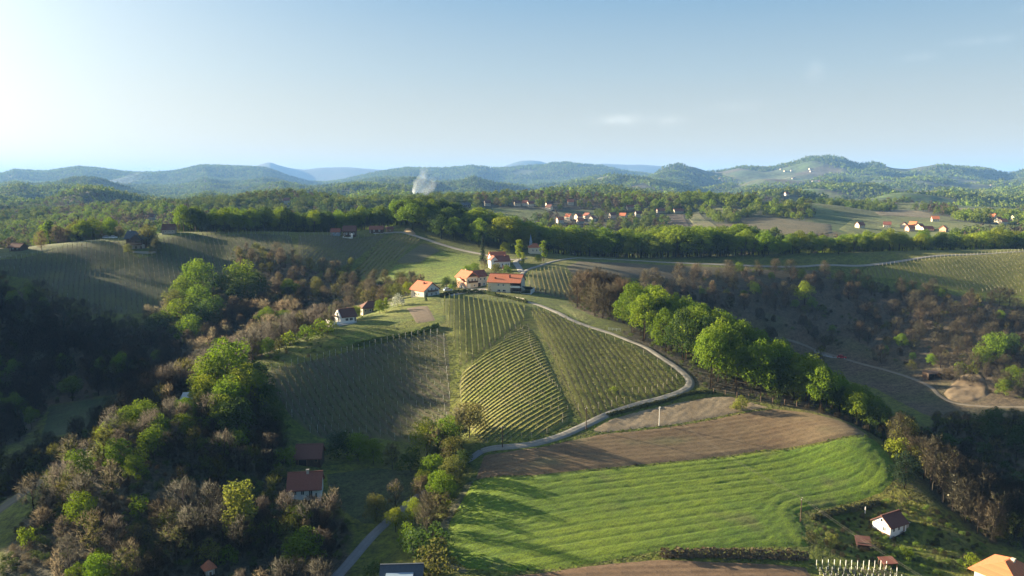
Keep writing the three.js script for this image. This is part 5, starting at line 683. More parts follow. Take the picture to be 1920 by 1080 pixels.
const joinAll = (list) => worldUV(mergeGeometries(list.map((g) => { const q = g.index ? g.toNonIndexed() : g; for (const k of Object.keys(q.attributes)) if (!['position', 'normal', 'uv'].includes(k)) q.deleteAttribute(k); if (!q.attributes.uv) q.setAttribute('uv', new THREE.BufferAttribute(new Float32Array(q.attributes.position.count * 2), 2)); return q; })));
function prism(profile, from, to, axis = 'x') { const s = new THREE.Shape(profile.map(([a, b]) => new THREE.Vector2(a, b))), g = new THREE.ExtrudeGeometry(s, { depth: to - from, bevelEnabled: false }); g.translate(0, 0, from); if (axis === 'x') g.rotateY(Math.PI / 2); return g.index ? g.toNonIndexed() : g; }
/** Gabled body: ridge along x (or z), with gable walls. */
function gableWalls(L, W, eave, ridge, base = 2.2, axis = 'x') { const p = [[-W / 2, -base], [W / 2, -base], [W / 2, eave], [0, ridge], [-W / 2, eave]]; return prism(axis === 'x' ? p.map(([a, b]) => [-a, b]) : p, -L / 2, L / 2, axis); }
function gableRoof(L, W, eave, ridge, { over = .55, end = .45, thick = .2, axis = 'x' } = {}) {
  const k = (ridge - eave) / (W / 2), lift = .03, out = [];
  const e = [W / 2 + over, eave - k * over], up = thick * Math.hypot(1, k);
  const prof = [[0, ridge + lift], [e[0], e[1] + lift], [e[0], e[1] + lift + up * .8], [0, ridge + lift + up], [-e[0], e[1] + lift + up * .8], [-e[0], e[1] + lift]];
  out.push(prism(prof, -L / 2 - end, L / 2 + end, axis));
  const cap = boxGeo(axis === 'x' ? L + 2 * end + .02 : .34, .14, axis === 'x' ? .34 : L + 2 * end + .02, 0, ridge + lift + up + .02, 0); out.push(cap);
  return out;
}
function hipRoof(L, W, eave, ridge, over = .6, flat = null) { const l = L / 2 + over, w = W / 2 + over, r = flat ?? Math.max(.1, (L - W) / 2), y = eave - .1, P = [[-l, y, -w], [l, y, -w], [l, y, w], [-l, y, w], [-r, ridge, 0], [r, ridge, 0]], pos = [], f = (...t) => t.forEach((i) => pos.push(...P[i])); f(3, 2, 5); f(3, 5, 4); f(1, 0, 4); f(1, 4, 5); f(2, 1, 5); f(0, 3, 4); f(0, 1, 2); f(0, 2, 3); const g = geom(pos, null); return [g, boxGeo(2 * l, .16, 2 * w, 0, y - .07, 0), boxGeo(2 * r + .2, .12, .3, 0, ridge, 0)]; }
const openGeo = new Map();
/** A window or door set into a wall: frame standing proud with the dark pane just inside it. */
function opening(root, [x, y, z], face, w, h, { name = 'window', frame = M_.frame, pane = M_.glass, bars = true } = {}) {
  const key = [w, h, name, bars].join(); if (!openGeo.has(key)) { const t = Math.min(.12, w * .13), f = [boxGeo(w, t, .1, 0, h - t / 2, 0), boxGeo(w, t, .1, 0, t / 2, 0), boxGeo(t, h - 2 * t, .1, -w / 2 + t / 2, h / 2, 0), boxGeo(t, h - 2 * t, .1, w / 2 - t / 2, h / 2, 0)]; if (bars && w > .8) f.push(boxGeo(t * .6, h - 2 * t, .07, 0, h / 2, 0)); openGeo.set(key, [joinAll(f), boxGeo(w - 2 * t, h - 2 * t, .05, 0, h / 2, 0)]); }
  const [fg, pg] = openGeo.get(key), m = meshOf(name, fg, frame, root), p = meshOf(name === 'door' ? 'panel' : 'pane', pg, pane, m), turn = { front: 0, back: Math.PI, right: Math.PI / 2, left: -Math.PI / 2 }[face];
  m.position.set(x, y, z); m.rotation.y = turn; return m;
}
function chimney(roof, x, y, z, h = 1.3, m = M_.tileOld) { const c = meshOf('chimney', joinAll([boxGeo(.6, h + .8, .6, 0, h / 2 - .4, 0), boxGeo(.76, .14, .76, 0, h + .05, 0)]), m, roof); c.position.set(x, y, z); }
const lifted = ([x, y, z], k) => [x, y + k, z];
function site(u, v, back = 0) { const [x, z] = ground(u, v), l = Math.hypot(x, z), k = 1 + back / l, X = x * k, Z = z * k; return [X, H(X, Z), Z]; }
function building(name, label, category, at, turn, group) { return thing(name, label, category, group, at, rad(turn)); }

// the barn house: long cream building with an orange roof and a two-storey loggia
{ const t = building('barn_house', 'long cream house with orange tile roof and dark open loggia at its right end', 'house', site(950, 548, 5), -14), L = 15.6, W = 11, E = 4.9, Rg = 7.9;
  const wl = meshOf('wall', joinAll([gableWalls(11, W, E, Rg), boxGeo(L - 11, E + 2, W - 3.2, 7.8, (E - 2) / 2, -1.6)]), M_.cream, t);
  wl.position.x = -(L - 11) / 2;
  const roof = meshOf('roof', joinAll(gableRoof(L, W, E, Rg, { over: .8, end: .5 })), M_.tile, t); chimney(roof, -4.6, 5.9, 3.6, .9, M_.tileOld); chimney(roof, 2.3, 6.5, 2.6, 1.5, M_.tileOld);
  const gx = L / 2 - 2.3; meshOf('gable', joinAll([prism([[-W / 2, E], [W / 2, E], [0, Rg]].map(([a, b]) => [-a, b]), L / 2 - .3, L / 2 - .02, 'x')]), M_.cream, t);
  meshOf('balcony', joinAll([boxGeo(4.6, .22, 3.1, gx, 2.3, W / 2 - 1.55), boxGeo(4.6, .9, .1, gx, 2.75, W / 2 - .06)]), M_.white, t); for (const px of [L / 2 - .15, L / 2 - 4.4]) meshOf('post', boxGeo(.2, E + 2, .2, px, E / 2 - 1, W / 2 - .2), M_.timber, t);
  meshOf('loggia_back', boxGeo(4.4, E - .2, .1, gx, E / 2, W / 2 - 3.15), M_.timber, t);
  const fz = W / 2 + .03; for (const x of [-2.6, -.2]) opening(t, [x, 2.9, fz], 'front', .95, 1.0); for (const x of [-2.4, .2]) { const w = opening(t, [x, .2, fz], 'front', 1.6, 1.1); meshOf('flower_box', boxGeo(1.7, .24, .3, 0, -.14, .16), M_.timberLight, w); }
  const s = meshOf('tarpaulin_roof', joinAll([prism([[-4, 2.9], [4.6, .2], [4.6, .08], [-4, 2.78]], 0, 4.6, 'x')]), M_.blue, t); s.position.set(L / 2 + .7, 0, 0);
  meshOf('side_wall', joinAll([boxGeo(.25, 2.4, 8, L / 2 + 5.2, .2, .6), boxGeo(5, .5, .25, L / 2 + 3, -.6, 5)]), M_.white, t); }
// the pink house: gable towards the camera with a wing to the right
{ const t = building('pink_house', 'two-storey pink house with orange roof and brown balcony gable above the yard', 'house', site(886, 539, 4), 36), E = 5.3;
  const main = gableWalls(9, 6.6, E, 7.9, 2.2, 'z').translate(-3.2, 0, 0), wing = gableWalls(7, 6.4, E, 7.6).translate(3.4, 0, -.6);
  meshOf('wall', joinAll([main]), M_.pink, t); meshOf('wing_wall', joinAll([wing]), M_.beige, t);
  meshOf('front_wall', boxGeo(6.5, E + 2, .08, -3.2, E / 2 - 1, 4.53), M_.beige, t);
  const roof = meshOf('roof', joinAll(gableRoof(9, 6.6, E, 7.9, { axis: 'z', over: .8, end: .9 }).map((g) => g.translate(-3.2, 0, 0))), M_.tile, t); meshOf('wing_roof', joinAll(gableRoof(7, 6.4, E, 7.6, { end: .5 }).map((g) => g.translate(3.5, 0, -.6))), M_.tileOld, t); chimney(roof, -2.6, 7.1, -2, 1.6, M_.pink);
  meshOf('gable_boarding', prism([[-2.9, E + .3], [2.9, E + .3], [0, 7.6]], 4.58, 4.66, 'z').translate(-3.2, 0, 0), M_.timber, t); meshOf('balcony', joinAll([boxGeo(5.6, .16, 1.1, -3.2, 2.75, 5.1), boxGeo(5.6, .8, .07, -3.2, 3.2, 5.62)]), M_.timber, t);
  for (const x of [-5.2, -3.2, -1.4]) opening(t, [x, 3.1, 4.6], 'front', 1.0, 1.5); opening(t, [-4.9, .1, 4.6], 'front', 1.5, 1.9, { name: 'door', pane: M_.white }); opening(t, [-1.8, .5, 4.6], 'front', 1, 1.2);
  for (const x of [1.2, 3.2, 5.4]) opening(t, [x, 3.1, 2.64], 'front', 1.0, 1.3); opening(t, [2.4, 0, 2.64], 'front', 1.9, 2.1, { name: 'garage_door', pane: M_.timber, bars: false }); opening(t, [5.2, .6, 2.64], 'front', 1, 1.2); opening(t, [-6.54, 3.1, 1.2], 'left', .9, 1.2);
  const steps = []; for (let k = 0; k < 10; k++) steps.push(boxGeo(1.1, .2 + k * .28, .36, -7.1, (.2 + k * .28) / 2 - .1, 4.4 - k * .36)); meshOf('stairs', joinAll(steps), M_.concrete, t); meshOf('stair_roof', prism([[0, 3.1], [.2, 3.3], [4.5, 5.2], [4.5, 5]].map(([a, b]) => [a, b]), -7.9, -6.5, 'x').translate(0, 0, 4.4), M_.tile, t); }
// the gable house at the left of the farm
{ const t = building('gable_house', 'small cream house with orange roof and white window gable left of the yard', 'house', site(797, 556, 5), -44), L = 9.4, W = 9, E = 3.1, Rg = 6.2;
  meshOf('wall', joinAll([gableWalls(L, W, E, Rg, 2.4)]), M_.beige, t); meshOf('gable_wall', prism([[-W / 2 + .02, -2.4], [W / 2 - .02, -2.4], [W / 2 - .02, E], [0, Rg - .03], [-W / 2 + .02, E]].map(([a, b]) => [-a, b]), L / 2 + .003, L / 2 + .06, 'x'), M_.white, t);
  const roof = meshOf('roof', joinAll(gableRoof(L, W, E, Rg, { over: .7, end: .8 })), M_.tile, t); chimney(roof, 1, 5.2, 1.4, 1.1);
  for (const x of [-2, 1]) opening(t, [x, .5, W / 2 + .03], 'front', .8, 1.1); const gx = L / 2 + .09; for (const [z, y, w, h] of [[-2.6, .4, .9, 1.2], [0, .4, .9, 1.2], [2.6, 0, 1.1, 2], [-2.4, 2.5, .8, 1.1], [0, 2.5, .9, 1.4], [2.2, 2.5, .8, 1.1]]) opening(t, [gx, y, z], 'right', w, h, z === 2.6 ? { name: 'door', pane: M_.door } : {}); meshOf('balcony', joinAll([boxGeo(1, .14, 6, L / 2 + .56, 2.2, 0), boxGeo(.07, .8, 6, L / 2 + 1.03, 2.65, 0)]), M_.timberLight, t);
  meshOf('terrace', boxGeo(5, 2, 9, L / 2 + 3, -1.6, 0), M_.concrete, t); }
// upper house near the chapel
{ const t = building('upper_house', 'white double house with red and brown roofs just below the chapel', 'house', site(938, 502, 4), 18);
  meshOf('wall', joinAll([gableWalls(8.4, 7, 3.4, 6, 2).translate(.5, 0, 0)]), M_.white, t); meshOf('rear_wall', joinAll([gableWalls(9, 7.5, 4.4, 7.4, 2).translate(.5, 0, -7.6)]), M_.white, t); meshOf('entrance_gable', joinAll([gableWalls(5, 4.2, 4, 6, 2, 'z').translate(-4.4, 0, .8)]), M_.white, t);
  const r = meshOf('roof', joinAll(gableRoof(8.4, 7, 3.4, 6).map((g) => g.translate(.5, 0, 0))), M_.tileOld, t); meshOf('rear_roof', joinAll(gableRoof(9, 7.5, 4.4, 7.4).map((g) => g.translate(.5, 0, -7.6))), M_.tile, t); meshOf('gable_roof', joinAll(gableRoof(5, 4.2, 4, 6, { axis: 'z', end: .4, over: .4 }).map((g) => g.translate(-4.4, 0, .8))), M_.tileOld, t); chimney(r, 2.6, 5.1, .8, 1.2);
  for (const [x, y] of [[.2, .8], [2.4, .8], [3.8, .8]]) opening(t, [x, y, 3.53], 'front', .9, 1.2); opening(t, [-4.4, 2.6, 3.34], 'front', 1, 1.2); opening(t, [-4.4, 0, 3.34], 'front', 1, 2, { name: 'door', pane: M_.door }); opening(t, [4.73, 1, 0], 'right', .9, 1.2);
  const s = building('garden_shed', 'tiny shed with a lean orange roof between the upper and barn houses', 'shed', site(948, 508), 5); meshOf('wall', joinAll([gableWalls(3, 2.6, 1.7, 2.7, 1)]), M_.dull, s); meshOf('roof', joinAll(gableRoof(3, 2.6, 1.7, 2.7, { over: .35, end: .3 })), M_.tile, s); opening(s, [0, 0, 1.33], 'front', .9, 1.5, { name: 'door', pane: M_.door }); }
// the chapel
{ const t = building('chapel', 'little cream chapel with red roof and slender blue-grey spire', 'chapel', site(1001, 476, 3), 14), L = 6.4, W = 4.8, E = 4, Rg = 6.4;
  meshOf('wall', joinAll([boxGeo(L, E + 2, W, 0, E / 2 - 1, 0), boxGeo(2.4, E + 1.5, 3.2, L / 2 + 1, E / 2 - 1.2, 0)]), M_.cream, t); meshOf('roof', joinAll([...hipRoof(L, W, E, Rg, .35, 1.9)]), M_.tile, t); meshOf('cornice', boxGeo(L + .3, .2, W + .3, 0, E - .3, 0), M_.white, t);
  for (const x of [-1.3, 1.2]) { const w = new THREE.Shape(); w.moveTo(-.35, 0); w.lineTo(.35, 0); w.lineTo(.35, 1.3); w.absarc(0, 1.3, .35, 0, Math.PI); w.lineTo(-.35, 0); const g = new THREE.ExtrudeGeometry(w, { depth: .08, bevelEnabled: false }), f = meshOf('window', g, M_.frame, t); f.position.set(x, 1.3, W / 2 + .003); const p = meshOf('pane', g.clone().scale(.72, .8, 1), M_.glass, f); p.position.set(0, .14, .03); } opening(t, [-L / 2 - .03, -.2, 0], 'left', 1.2, 2.3, { name: 'door', pane: M_.door });
  const tw = meshOf('bell_tower', joinAll([boxGeo(1.5, 2.4, 1.5, 0, 0, 0), boxGeo(1.75, .16, 1.75, 0, 1.25, 0)]), M_.spire, t); tw.position.set(-2.1, 6.3, 0); const sp = meshOf('spire', new THREE.ConeGeometry(.95, 4.6, 8).translate(0, 3.6, 0), M_.spire, tw); meshOf('cross', joinAll([boxGeo(.08, 1, .08, 0, 6.3, 0), boxGeo(.5, .08, .08, 0, 6.45, 0)]), M_.frameDark, tw); for (const f of ['front', 'left', 'right']) opening(tw, [f === 'left' ? -.78 : f === 'right' ? .78 : 0, -.5, f === 'front' ? .78 : 0], f, .6, 1.1, { name: 'louvre', pane: M_.dark, bars: false }); }
// white cottage with terrace on the lawn
{ const t = building('white_cottage', 'white cottage with dark red roof and terrace on the lawn, nearest the valley', 'cottage', lifted(site(648, 608, 1.6), 1.1), 34), L = 6.6, W = 6, E = 2.5, Rg = 4.9;
  meshOf('wall', joinAll([gableWalls(L, W, E, Rg, 3.2)]), M_.white, t); const roof = meshOf('roof', joinAll(gableRoof(L - .8, W, E, Rg, { over: .6, end: .35 }).map((g) => g.translate(.4, 0, 0))), M_.tileDark, t); chimney(roof, 1.4, 4.1, -.8, 1);
  for (const x of [-.6, 1.2]) opening(t, [x, .6, W / 2 + .03], 'front', 1.35, 1.2); opening(t, [2.8, 0, W / 2 + .03], 'front', .7, 2, { name: 'door', pane: M_.door }); opening(t, [-L / 2 - .03, 2.5, 0], 'left', 1.7, 1.5, { bars: false }); opening(t, [-L / 2 - .03, 0, .9], 'left', 1.3, 1.9, { name: 'door', pane: M_.dark });
  meshOf('balcony', joinAll([boxGeo(1.2, .12, 4, -L / 2 - .6, 2.3, 0), boxGeo(.06, .7, 4, -L / 2 - 1.17, 2.7, 0)]), M_.timber, t); meshOf('terrace', joinAll([boxGeo(13, 1.4, 2.6, 0, -.9, W / 2 + 1.4), boxGeo(3.4, 1.4, 8.6, -L / 2 - 1.8, -.9, 0)]), M_.concrete, t); meshOf('terrace_wall', joinAll([boxGeo(.16, 1.1, 7, -L / 2 - 3.3, .3, 0), boxGeo(3, 1.1, .16, -L / 2 - 1.8, .3, 3.9)]), M_.white, t); }
// dark-roofed cottage with a porch
{ const t = building('porch_cottage', 'low cottage with broad dark red roof and open timber porch', 'cottage', site(696, 586, 3), 24);
  meshOf('wall', joinAll([boxGeo(4.6, 3.8, 5, -1.9, .4, 0)]), M_.dull, t); meshOf('roof', joinAll(hipRoof(9, 6, 2.4, 4.9, .6)), M_.tileDark, t); for (const [x, z] of [[4.2, 2.7], [2, 2.7], [4.2, -2.7], [2, -2.7], [.5, 2.7]]) meshOf('post', boxGeo(.18, 3, .18, x, .9, z), M_.timberLight, t); meshOf('deck', boxGeo(5, .8, 6, 2.4, -.3, 0), M_.concrete, t); meshOf('table', joinAll([boxGeo(1.6, .08, .8, 2.6, .85, .4), boxGeo(.1, .8, .6, 2, .45, .4), boxGeo(.1, .8, .6, 3.2, .45, .4)]), M_.timberLight, t);
  for (const x of [-3, -1]) opening(t, [x, .6, 2.53], 'front', .8, 1.1); opening(t, [.1, 0, 2.53], 'front', .8, 1.9, { name: 'door', pane: M_.door }); }
// left ridge: chalet, hut, red-brown house, sheds
{ const t = building('chalet', 'dark timber chalet with slate roof on a curved stone terrace in the left vineyard', 'chalet', site(262, 462, 3), 4), L = 12, W = 9, E = 4.4, Rg = 8;
  meshOf('wall', joinAll([gableWalls(L, W, E, Rg, 4)]), M_.timber, t); meshOf('stone_base', boxGeo(10, 5, 7.5, 0, -2.2, 1.6), M_.stone, t); const roof = meshOf('roof', joinAll(gableRoof(L, W, E, Rg, { over: 1, end: 1 })), M_.slate, t); chimney(roof, -5, 7.2, 0, 1.6, M_.white); chimney(roof, 4.6, 7.2, 0, 1.6, M_.white); chimney(roof, 1, 7.4, -.4, 1.3, M_.white);
  meshOf('front_gable', joinAll([gableWalls(2.4, 6, 3.6, 6.2, 0, 'z').translate(.6, 0, W / 2 + 1.2)]), M_.timber, t); meshOf('gable_roof', joinAll(gableRoof(3, 6, 3.6, 6.2, { axis: 'z', end: .5 }).map((g) => g.translate(.6, 0, W / 2 + 1))), M_.slate, t); meshOf('balcony', joinAll([boxGeo(9, .2, 1.6, 0, .6, W / 2 + 3), boxGeo(9, .9, .1, 0, 1.2, W / 2 + 3.8)]), M_.timberLight, t); for (const x of [-1.2, .6, 2.4]) opening(t, [x, 1.2, W / 2 + 2.45], 'front', 1.1, 1.5, { frame: M_.frameDark }); for (const x of [-3, 0, 3]) opening(t, [x, -2.2, W / 2 + .9], 'front', 1, 1.4, { frame: M_.frameDark });
  const w = building('terrace_wall', 'curved grey stone wall holding the chalet terrace', 'retaining wall', site(269, 476, 0), 0); const g = new THREE.CylinderGeometry(8, 8.1, 1.8, 40, 1, true, -1.0, 2.0); g.scale(1, 1, .35); meshOf('stones', joinAll([g, new THREE.CylinderGeometry(7.7, 7.8, 1.8, 40, 1, true, -1.0, 2.0).scale(1, 1, .33), new THREE.RingGeometry(7.7, 8.02, 40, 1, Math.PI * 1.5 - 1.0, 2.0).rotateX(-Math.PI / 2).scale(1, 1, -.35).translate(0, .9, 0)]), M_.stone, w); w.position.z -= 3; w.position.y += .6; }
function cabin(name, label, category, at, turn, { L = 6, W = 5, E = 2.4, Rg = 4.2, wall = M_.dull, roof = M_.tileOld, wins = 2, group, doorOn = true, chim = false, over = .5 }) {
  const t = building(name, label, category, at, turn, group); meshOf('wall', joinAll([gableWalls(L, W, E, Rg, 2)]), wall, t); const r = meshOf('roof', joinAll(gableRoof(L, W, E, Rg, { over, end: .4 })), roof, t); if (chim) chimney(r, L * .2, Rg - .9, -.5, 1.1, M_.dull);
  for (let k = 0; k < wins; k++) opening(t, [(k - (wins - 1) / 2) * L / (wins + .6) + (doorOn ? .5 : 0), .8, W / 2 + .03], 'front', Math.min(1, L * .14), 1.1); if (doorOn) opening(t, [-L / 2 + .8, 0, W / 2 + .03], 'front', .8, 1.9, { name: 'door', pane: M_.door }); return t; }
cabin('hut', 'low brown hut at the far left end of the vineyard ridge', 'hut', site(35, 470, 2), -10, { L: 7.6, W: 6, E: 2, Rg: 4, wall: M_.timber, roof: M_.tileDark });
cabin('house', 'red-brown roofed house beside the tall ridge trees', 'house', site(318, 438, 2), 12, { L: 7.6, W: 6.4, E: 2.6, Rg: 5.6, wall: M_.dull, roof: M_.tileDark, wins: 3, chim: true });
cabin('shed', 'small shed with red roof at the left of the ridge sheds', 'shed', site(630, 442, 2), 0, { L: 5.6, W: 4.4, E: 2.2, Rg: 4, wall: M_.tin, roof: M_.tileOld, wins: 1 });
cabin('house', 'dark timber house with white details among the ridge sheds', 'house', site(656, 443, 2), 6, { L: 8, W: 6.5, E: 3.2, Rg: 6, wall: M_.timber, roof: M_.tileDark, wins: 3, chim: true });
cabin('shed', 'long open shed with red roof right of the dark ridge house', 'shed', site(706, 437, 2), 2, { L: 9, W: 5, E: 2.2, Rg: 4, wall: M_.timber, roof: M_.tileOld, wins: 2 });
cabin('shed', 'small pale-framed shed at the top of the ridge track', 'shed', site(731, 436, 2), 20, { L: 4.2, W: 3.6, E: 2.1, Rg: 3.2, wall: M_.timberLight, roof: M_.tileDark, wins: 1, doorOn: false });
{ const t = building('stone_shrine', 'white stone feature on the vineyard edge below the dark ridge house', 'garden structure', site(655, 447), 0); meshOf('wall', joinAll([boxGeo(5.4, 1, .3, -1.4, .3, 0), boxGeo(.3, 1.6, 2, -4, .5, -1)]), M_.white, t); meshOf('pillar', joinAll([boxGeo(1.1, 2.6, 1.1, 1.6, 1.3, 0), new THREE.ConeGeometry(.85, .9, 4).rotateY(Math.PI / 4).translate(1.6, 3.05, 0).toNonIndexed()]), M_.white, t); }
// lower left: old farmhouse, barn, tin roof, little pyramid roof, bottom house
{ const t = building('farmhouse', 'old farmhouse with weathered red roof and white wall in the shaded hollow', 'house', plan3(574, 175), 8), L = 7.6, W = 6, E = 2.5, Rg = 5.2; meshOf('wall', joinAll([gableWalls(L, W, E, Rg, 2)]), M_.white, t); const r = meshOf('roof', joinAll(gableRoof(L, W, E, Rg, { over: .6, end: .4 })), M_.tileOld, t); chimney(r, .6, 4.9, .2, 1.1, M_.dull); for (const x of [-2.2, -.4]) opening(t, [x, .8, W / 2 + .03], 'front', .9, 1.2); opening(t, [1.5, 0, W / 2 + .03], 'front', 1, 2, { name: 'door', pane: M_.dark }); opening(t, [-L / 2 - .03, .9, .5], 'left', .8, 1.1);
  const b = building('barn', 'dark barn with purple-red roof behind the old farmhouse', 'barn', plan3(582, 190), 4); meshOf('wall', joinAll([gableWalls(6.3, 5.6, 2.3, 4.7, 2)]), M_.timber, b); meshOf('roof', joinAll(gableRoof(6.3, 5.6, 2.3, 4.7)), M_.tileDark, b); opening(b, [-1.4, -.2, 2.83], 'front', 2.2, 2.3, { name: 'door', frame: M_.timberLight, pane: M_.dark, bars: false }); opening(b, [2, 1, 2.83], 'front', .9, .9, { frame: M_.timberLight });
  const q = building('shed', 'shed with bluish tin roof on the crest of the lower left spur', 'shed', lifted(plan3(358, 213), .8), 10); meshOf('wall', joinAll([boxGeo(4.2, 2.6, 3, 0, .4, 0)]), M_.dull, q); meshOf('roof', prism([[-1.9, 2.6], [1.9, 1.6], [1.9, 1.74], [-1.9, 2.74]].map(([a, b2]) => [-a, b2]), -2.5, 2.5, 'x'), M_.tin, q); opening(q, [-.8, -.2, 1.53], 'front', .9, 1.7, { name: 'door', pane: M_.door });
  const p = building('well_house', 'tiny square hut with tiled pyramid roof hidden in the lower left thicket', 'hut', lifted(plan3(392, 140), -1.9), 40); meshOf('wall', boxGeo(1.7, 4.5, 1.7, 0, .8, 0), M_.dull, p); meshOf('roof', joinAll([new THREE.ConeGeometry(1.75, 1.6, 4, 1).rotateY(Math.PI / 4).toNonIndexed().translate(0, 3.9, 0), boxGeo(2.5, .1, 2.5, 0, 3.08, 0)]), M_.tile, p); opening(p, [0, 1.4, .88], 'front', .7, 1.2, { name: 'door', pane: M_.door }); }
{ const t = building('house', 'house with dark slate roof and broad pale dormer cut by the bottom edge', 'house', plan3(755, 133), 3), L = 7.2, W = 8, E = 3.4, Rg = 6.4; meshOf('wall', joinAll([gableWalls(L, W, E, Rg, 2)]), M_.white, t); meshOf('roof', joinAll(gableRoof(L, W, E, Rg, { over: .7, end: .5 })), M_.slate, t); const d = meshOf('dormer', joinAll([boxGeo(4.6, 2.4, 3.2, -.3, 4.3, 2.4), boxGeo(5.1, .18, 3.7, -.3, 5.6, 2.3)]), M_.tin, t); for (let k = 0; k < 6; k++) opening(d, [-2.2 + k * .76, 3.7, 4.03], 'front', .5, .9, { bars: false }); meshOf('front_wall', boxGeo(6.6, 5, .1, 0, 1.0, 4.06), M_.white, t); for (const x of [-2, 0, 2]) opening(t, [x, .8, 4.14], 'front', .9, 1.2); }
function plan3(u, D) { const [x, z] = plan(u, D); return [x, H(x, z), z]; }
// lower right: garden house, orange-roofed house, sheds
{ const t = building('garden_house', 'small white house with dark red roof in the garden right of the green field', 'house', plan3(1667, 160.5), 28), L = 5.6, W = 4.4, E = 2.1, Rg = 3.8; meshOf('wall', joinAll([gableWalls(L, W, E, Rg, 1.5)]), M_.white, t); meshOf('roof', joinAll(gableRoof(L, W, E, Rg, { over: .45, end: .35 })), M_.tileDark, t); for (const x of [-1.6, .1]) opening(t, [x, .7, W / 2 + .03], 'front', .9, 1.0); opening(t, [1.9, 0, W / 2 + .03], 'front', .9, 1.9, { name: 'door', pane: M_.door }); opening(t, [-L / 2 - .03, 2.5, 0], 'left', .7, .8); opening(t, [-L / 2 - .03, .6, .8], 'left', .9, 1.1); meshOf('gable_boards', joinAll([boxGeo(.08, .16, W + .3, -L / 2 - .05, E - .1, 0), boxGeo(.08, 1.2, W - .1, -L / 2 - .03, -.3, 0)]), M_.timberLight, t); meshOf('lean_to', joinAll([boxGeo(1.4, 1.9, 2.4, L / 2 + .8, .5, .6), boxGeo(1.7, .1, 2.8, L / 2 + .9, 1.5, .6)]), M_.dull, t); }
{ const t = building('hip_roof_house', 'house with broad orange hip roof at the bottom right corner', 'house', plan3(1886, 141.5), 32), L = 9, W = 8, E = 3.4, Rg = 5.8; meshOf('wall', boxGeo(L, E + 2, W, 0, E / 2 - 1, 0), M_.cream, t); const r = meshOf('roof', joinAll(hipRoof(L, W, E, Rg, .9, 1.4)), M_.tileOrange, t); chimney(r, .6, 5.1, .6, .9, M_.beige); for (const x of [-3, -1, 2.4]) opening(t, [x, .9, W / 2 + .03], 'front', 1.1, 1.3); opening(t, [.7, 0, W / 2 + .03], 'front', 1, 2, { name: 'door', pane: M_.door }); for (const z of [-2, 1]) opening(t, [-L / 2 - .03, .9, z], 'left', 1.1, 1.3); }
{ const t = building('lean_to_shed', 'rusty lean-to roof on posts beside the trellis plot', 'shed', plan3(1664, 146), 6); meshOf('roof', prism([[-1.2, 1.7], [1.2, 1.3], [1.2, 1.4], [-1.2, 1.8]].map(([a, b]) => [-a, b]), -1.6, 1.6, 'x'), M_.tileOld, t); for (const [x, z] of [[-1.4, -1], [1.4, -1], [-1.4, 1], [1.4, 1]]) meshOf('post', boxGeo(.12, 1.9, .12, x, .55, z), M_.timberLight, t); meshOf('wood_stack', boxGeo(2.4, .9, .8, 0, .3, -.5), M_.timberLight, t);
  const s = building('ruined_shed', 'collapsed brown shed in the rough garden below the white house', 'shed', plan3(1618, 153), -14); meshOf('wall', joinAll([boxGeo(2.6, 1.6, 1.8, 0, .5, 0)]), M_.timber, s); meshOf('roof', prism([[-1.2, 1.9], [1.3, .9], [1.3, 1.0], [-1.2, 2]].map(([a, b]) => [-a, b]), -1.6, 1.5, 'x'), M_.tileDark, s); meshOf('fallen_board', joinAll([boxGeo(2.2, .08, .9, 2.2, .3, .6)]).rotateZ(.2), M_.timberLight, s);
  const g = building('field_shed', 'open dark timber shed beside the sandy mound in the right gully', 'shed', plan3(1746, 338), 10); meshOf('wall', joinAll([boxGeo(6, 3, .2, 0, .9, -2), boxGeo(.2, 3, 4, 3, .9, 0), boxGeo(.2, 3, 4, -3, .9, 0)]), M_.timber, g); meshOf('roof', prism([[-2.4, 2.9], [2.4, 2.3], [2.4, 2.45], [-2.4, 3.05]].map(([a, b]) => [-a, b]), -3.4, 3.4, 'x'), M_.timber, g); for (const x of [-2.9, 0, 2.9]) meshOf('post', boxGeo(.2, 2.8, .2, x, .9, 1.9), M_.timberLight, g); }
// villages beyond the ridge
{
  for (const [u, v, turn, roof, wall, label] of VILLAGE) { const p = site(u, v, 1), D = -p[2], long = /long|barn/.test(label), s = .66 + D / 5200; const t = cabin('village_house', label, 'house', p, turn * 1.7, { L: (long ? 13 : 8.5) * s, W: 7.5 * s, E: (long ? 3 : 4.4) * s, Rg: (long ? 5.6 : 7.6) * s, wall: M_[wall === 'white' ? 'beige' : wall], roof: M_[roof], wins: long ? 4 : 3, chim: !long, over: .7 }); }
  // pale houses scattered over the far slopes: one of them built, the rest copies
  const first = cabin('hillside_house', 'tiny pale house on the far slopes below the blue mountains', 'house', [0, -50, 0], 0, { L: 12, W: 10, E: 6, Rg: 9.5, wall: M_.beige, roof: M_.tileOld, wins: 3 }); tag(first, null, null, 'pale houses scattered over the far slopes');
  const R = rng(404); let n = 0;
  for (let k = 0; k < 400 && n < 34; k++) { const u = R() < .72 ? 1230 + R() * 690 : 840 + R() * 420, v = 318 + R() * R() * 44 + (u < 1240 ? 8 : 0); const [x, z] = ground(u, v); if (-z < 1800 || -z > 8800 || H(x, z) > 330) continue; const cl = 1 + (R() * 2 | 0); for (let q = 0; q < cl; q++) { const px = x + (R() - .5) * 130 * q, pz = z + (R() - .5) * 160 * q, h = n ? first.clone() : first; if (n) { h.name = numbered('hillside_house'); scene.add(h); } h.position.set(px, H(px, pz) + .5, pz); h.rotation.y = (R() - .5) * 2; h.scale.setScalar(.42 + R() * .3 + (-pz > 4000 ? .3 : 0)); n++; } }
}

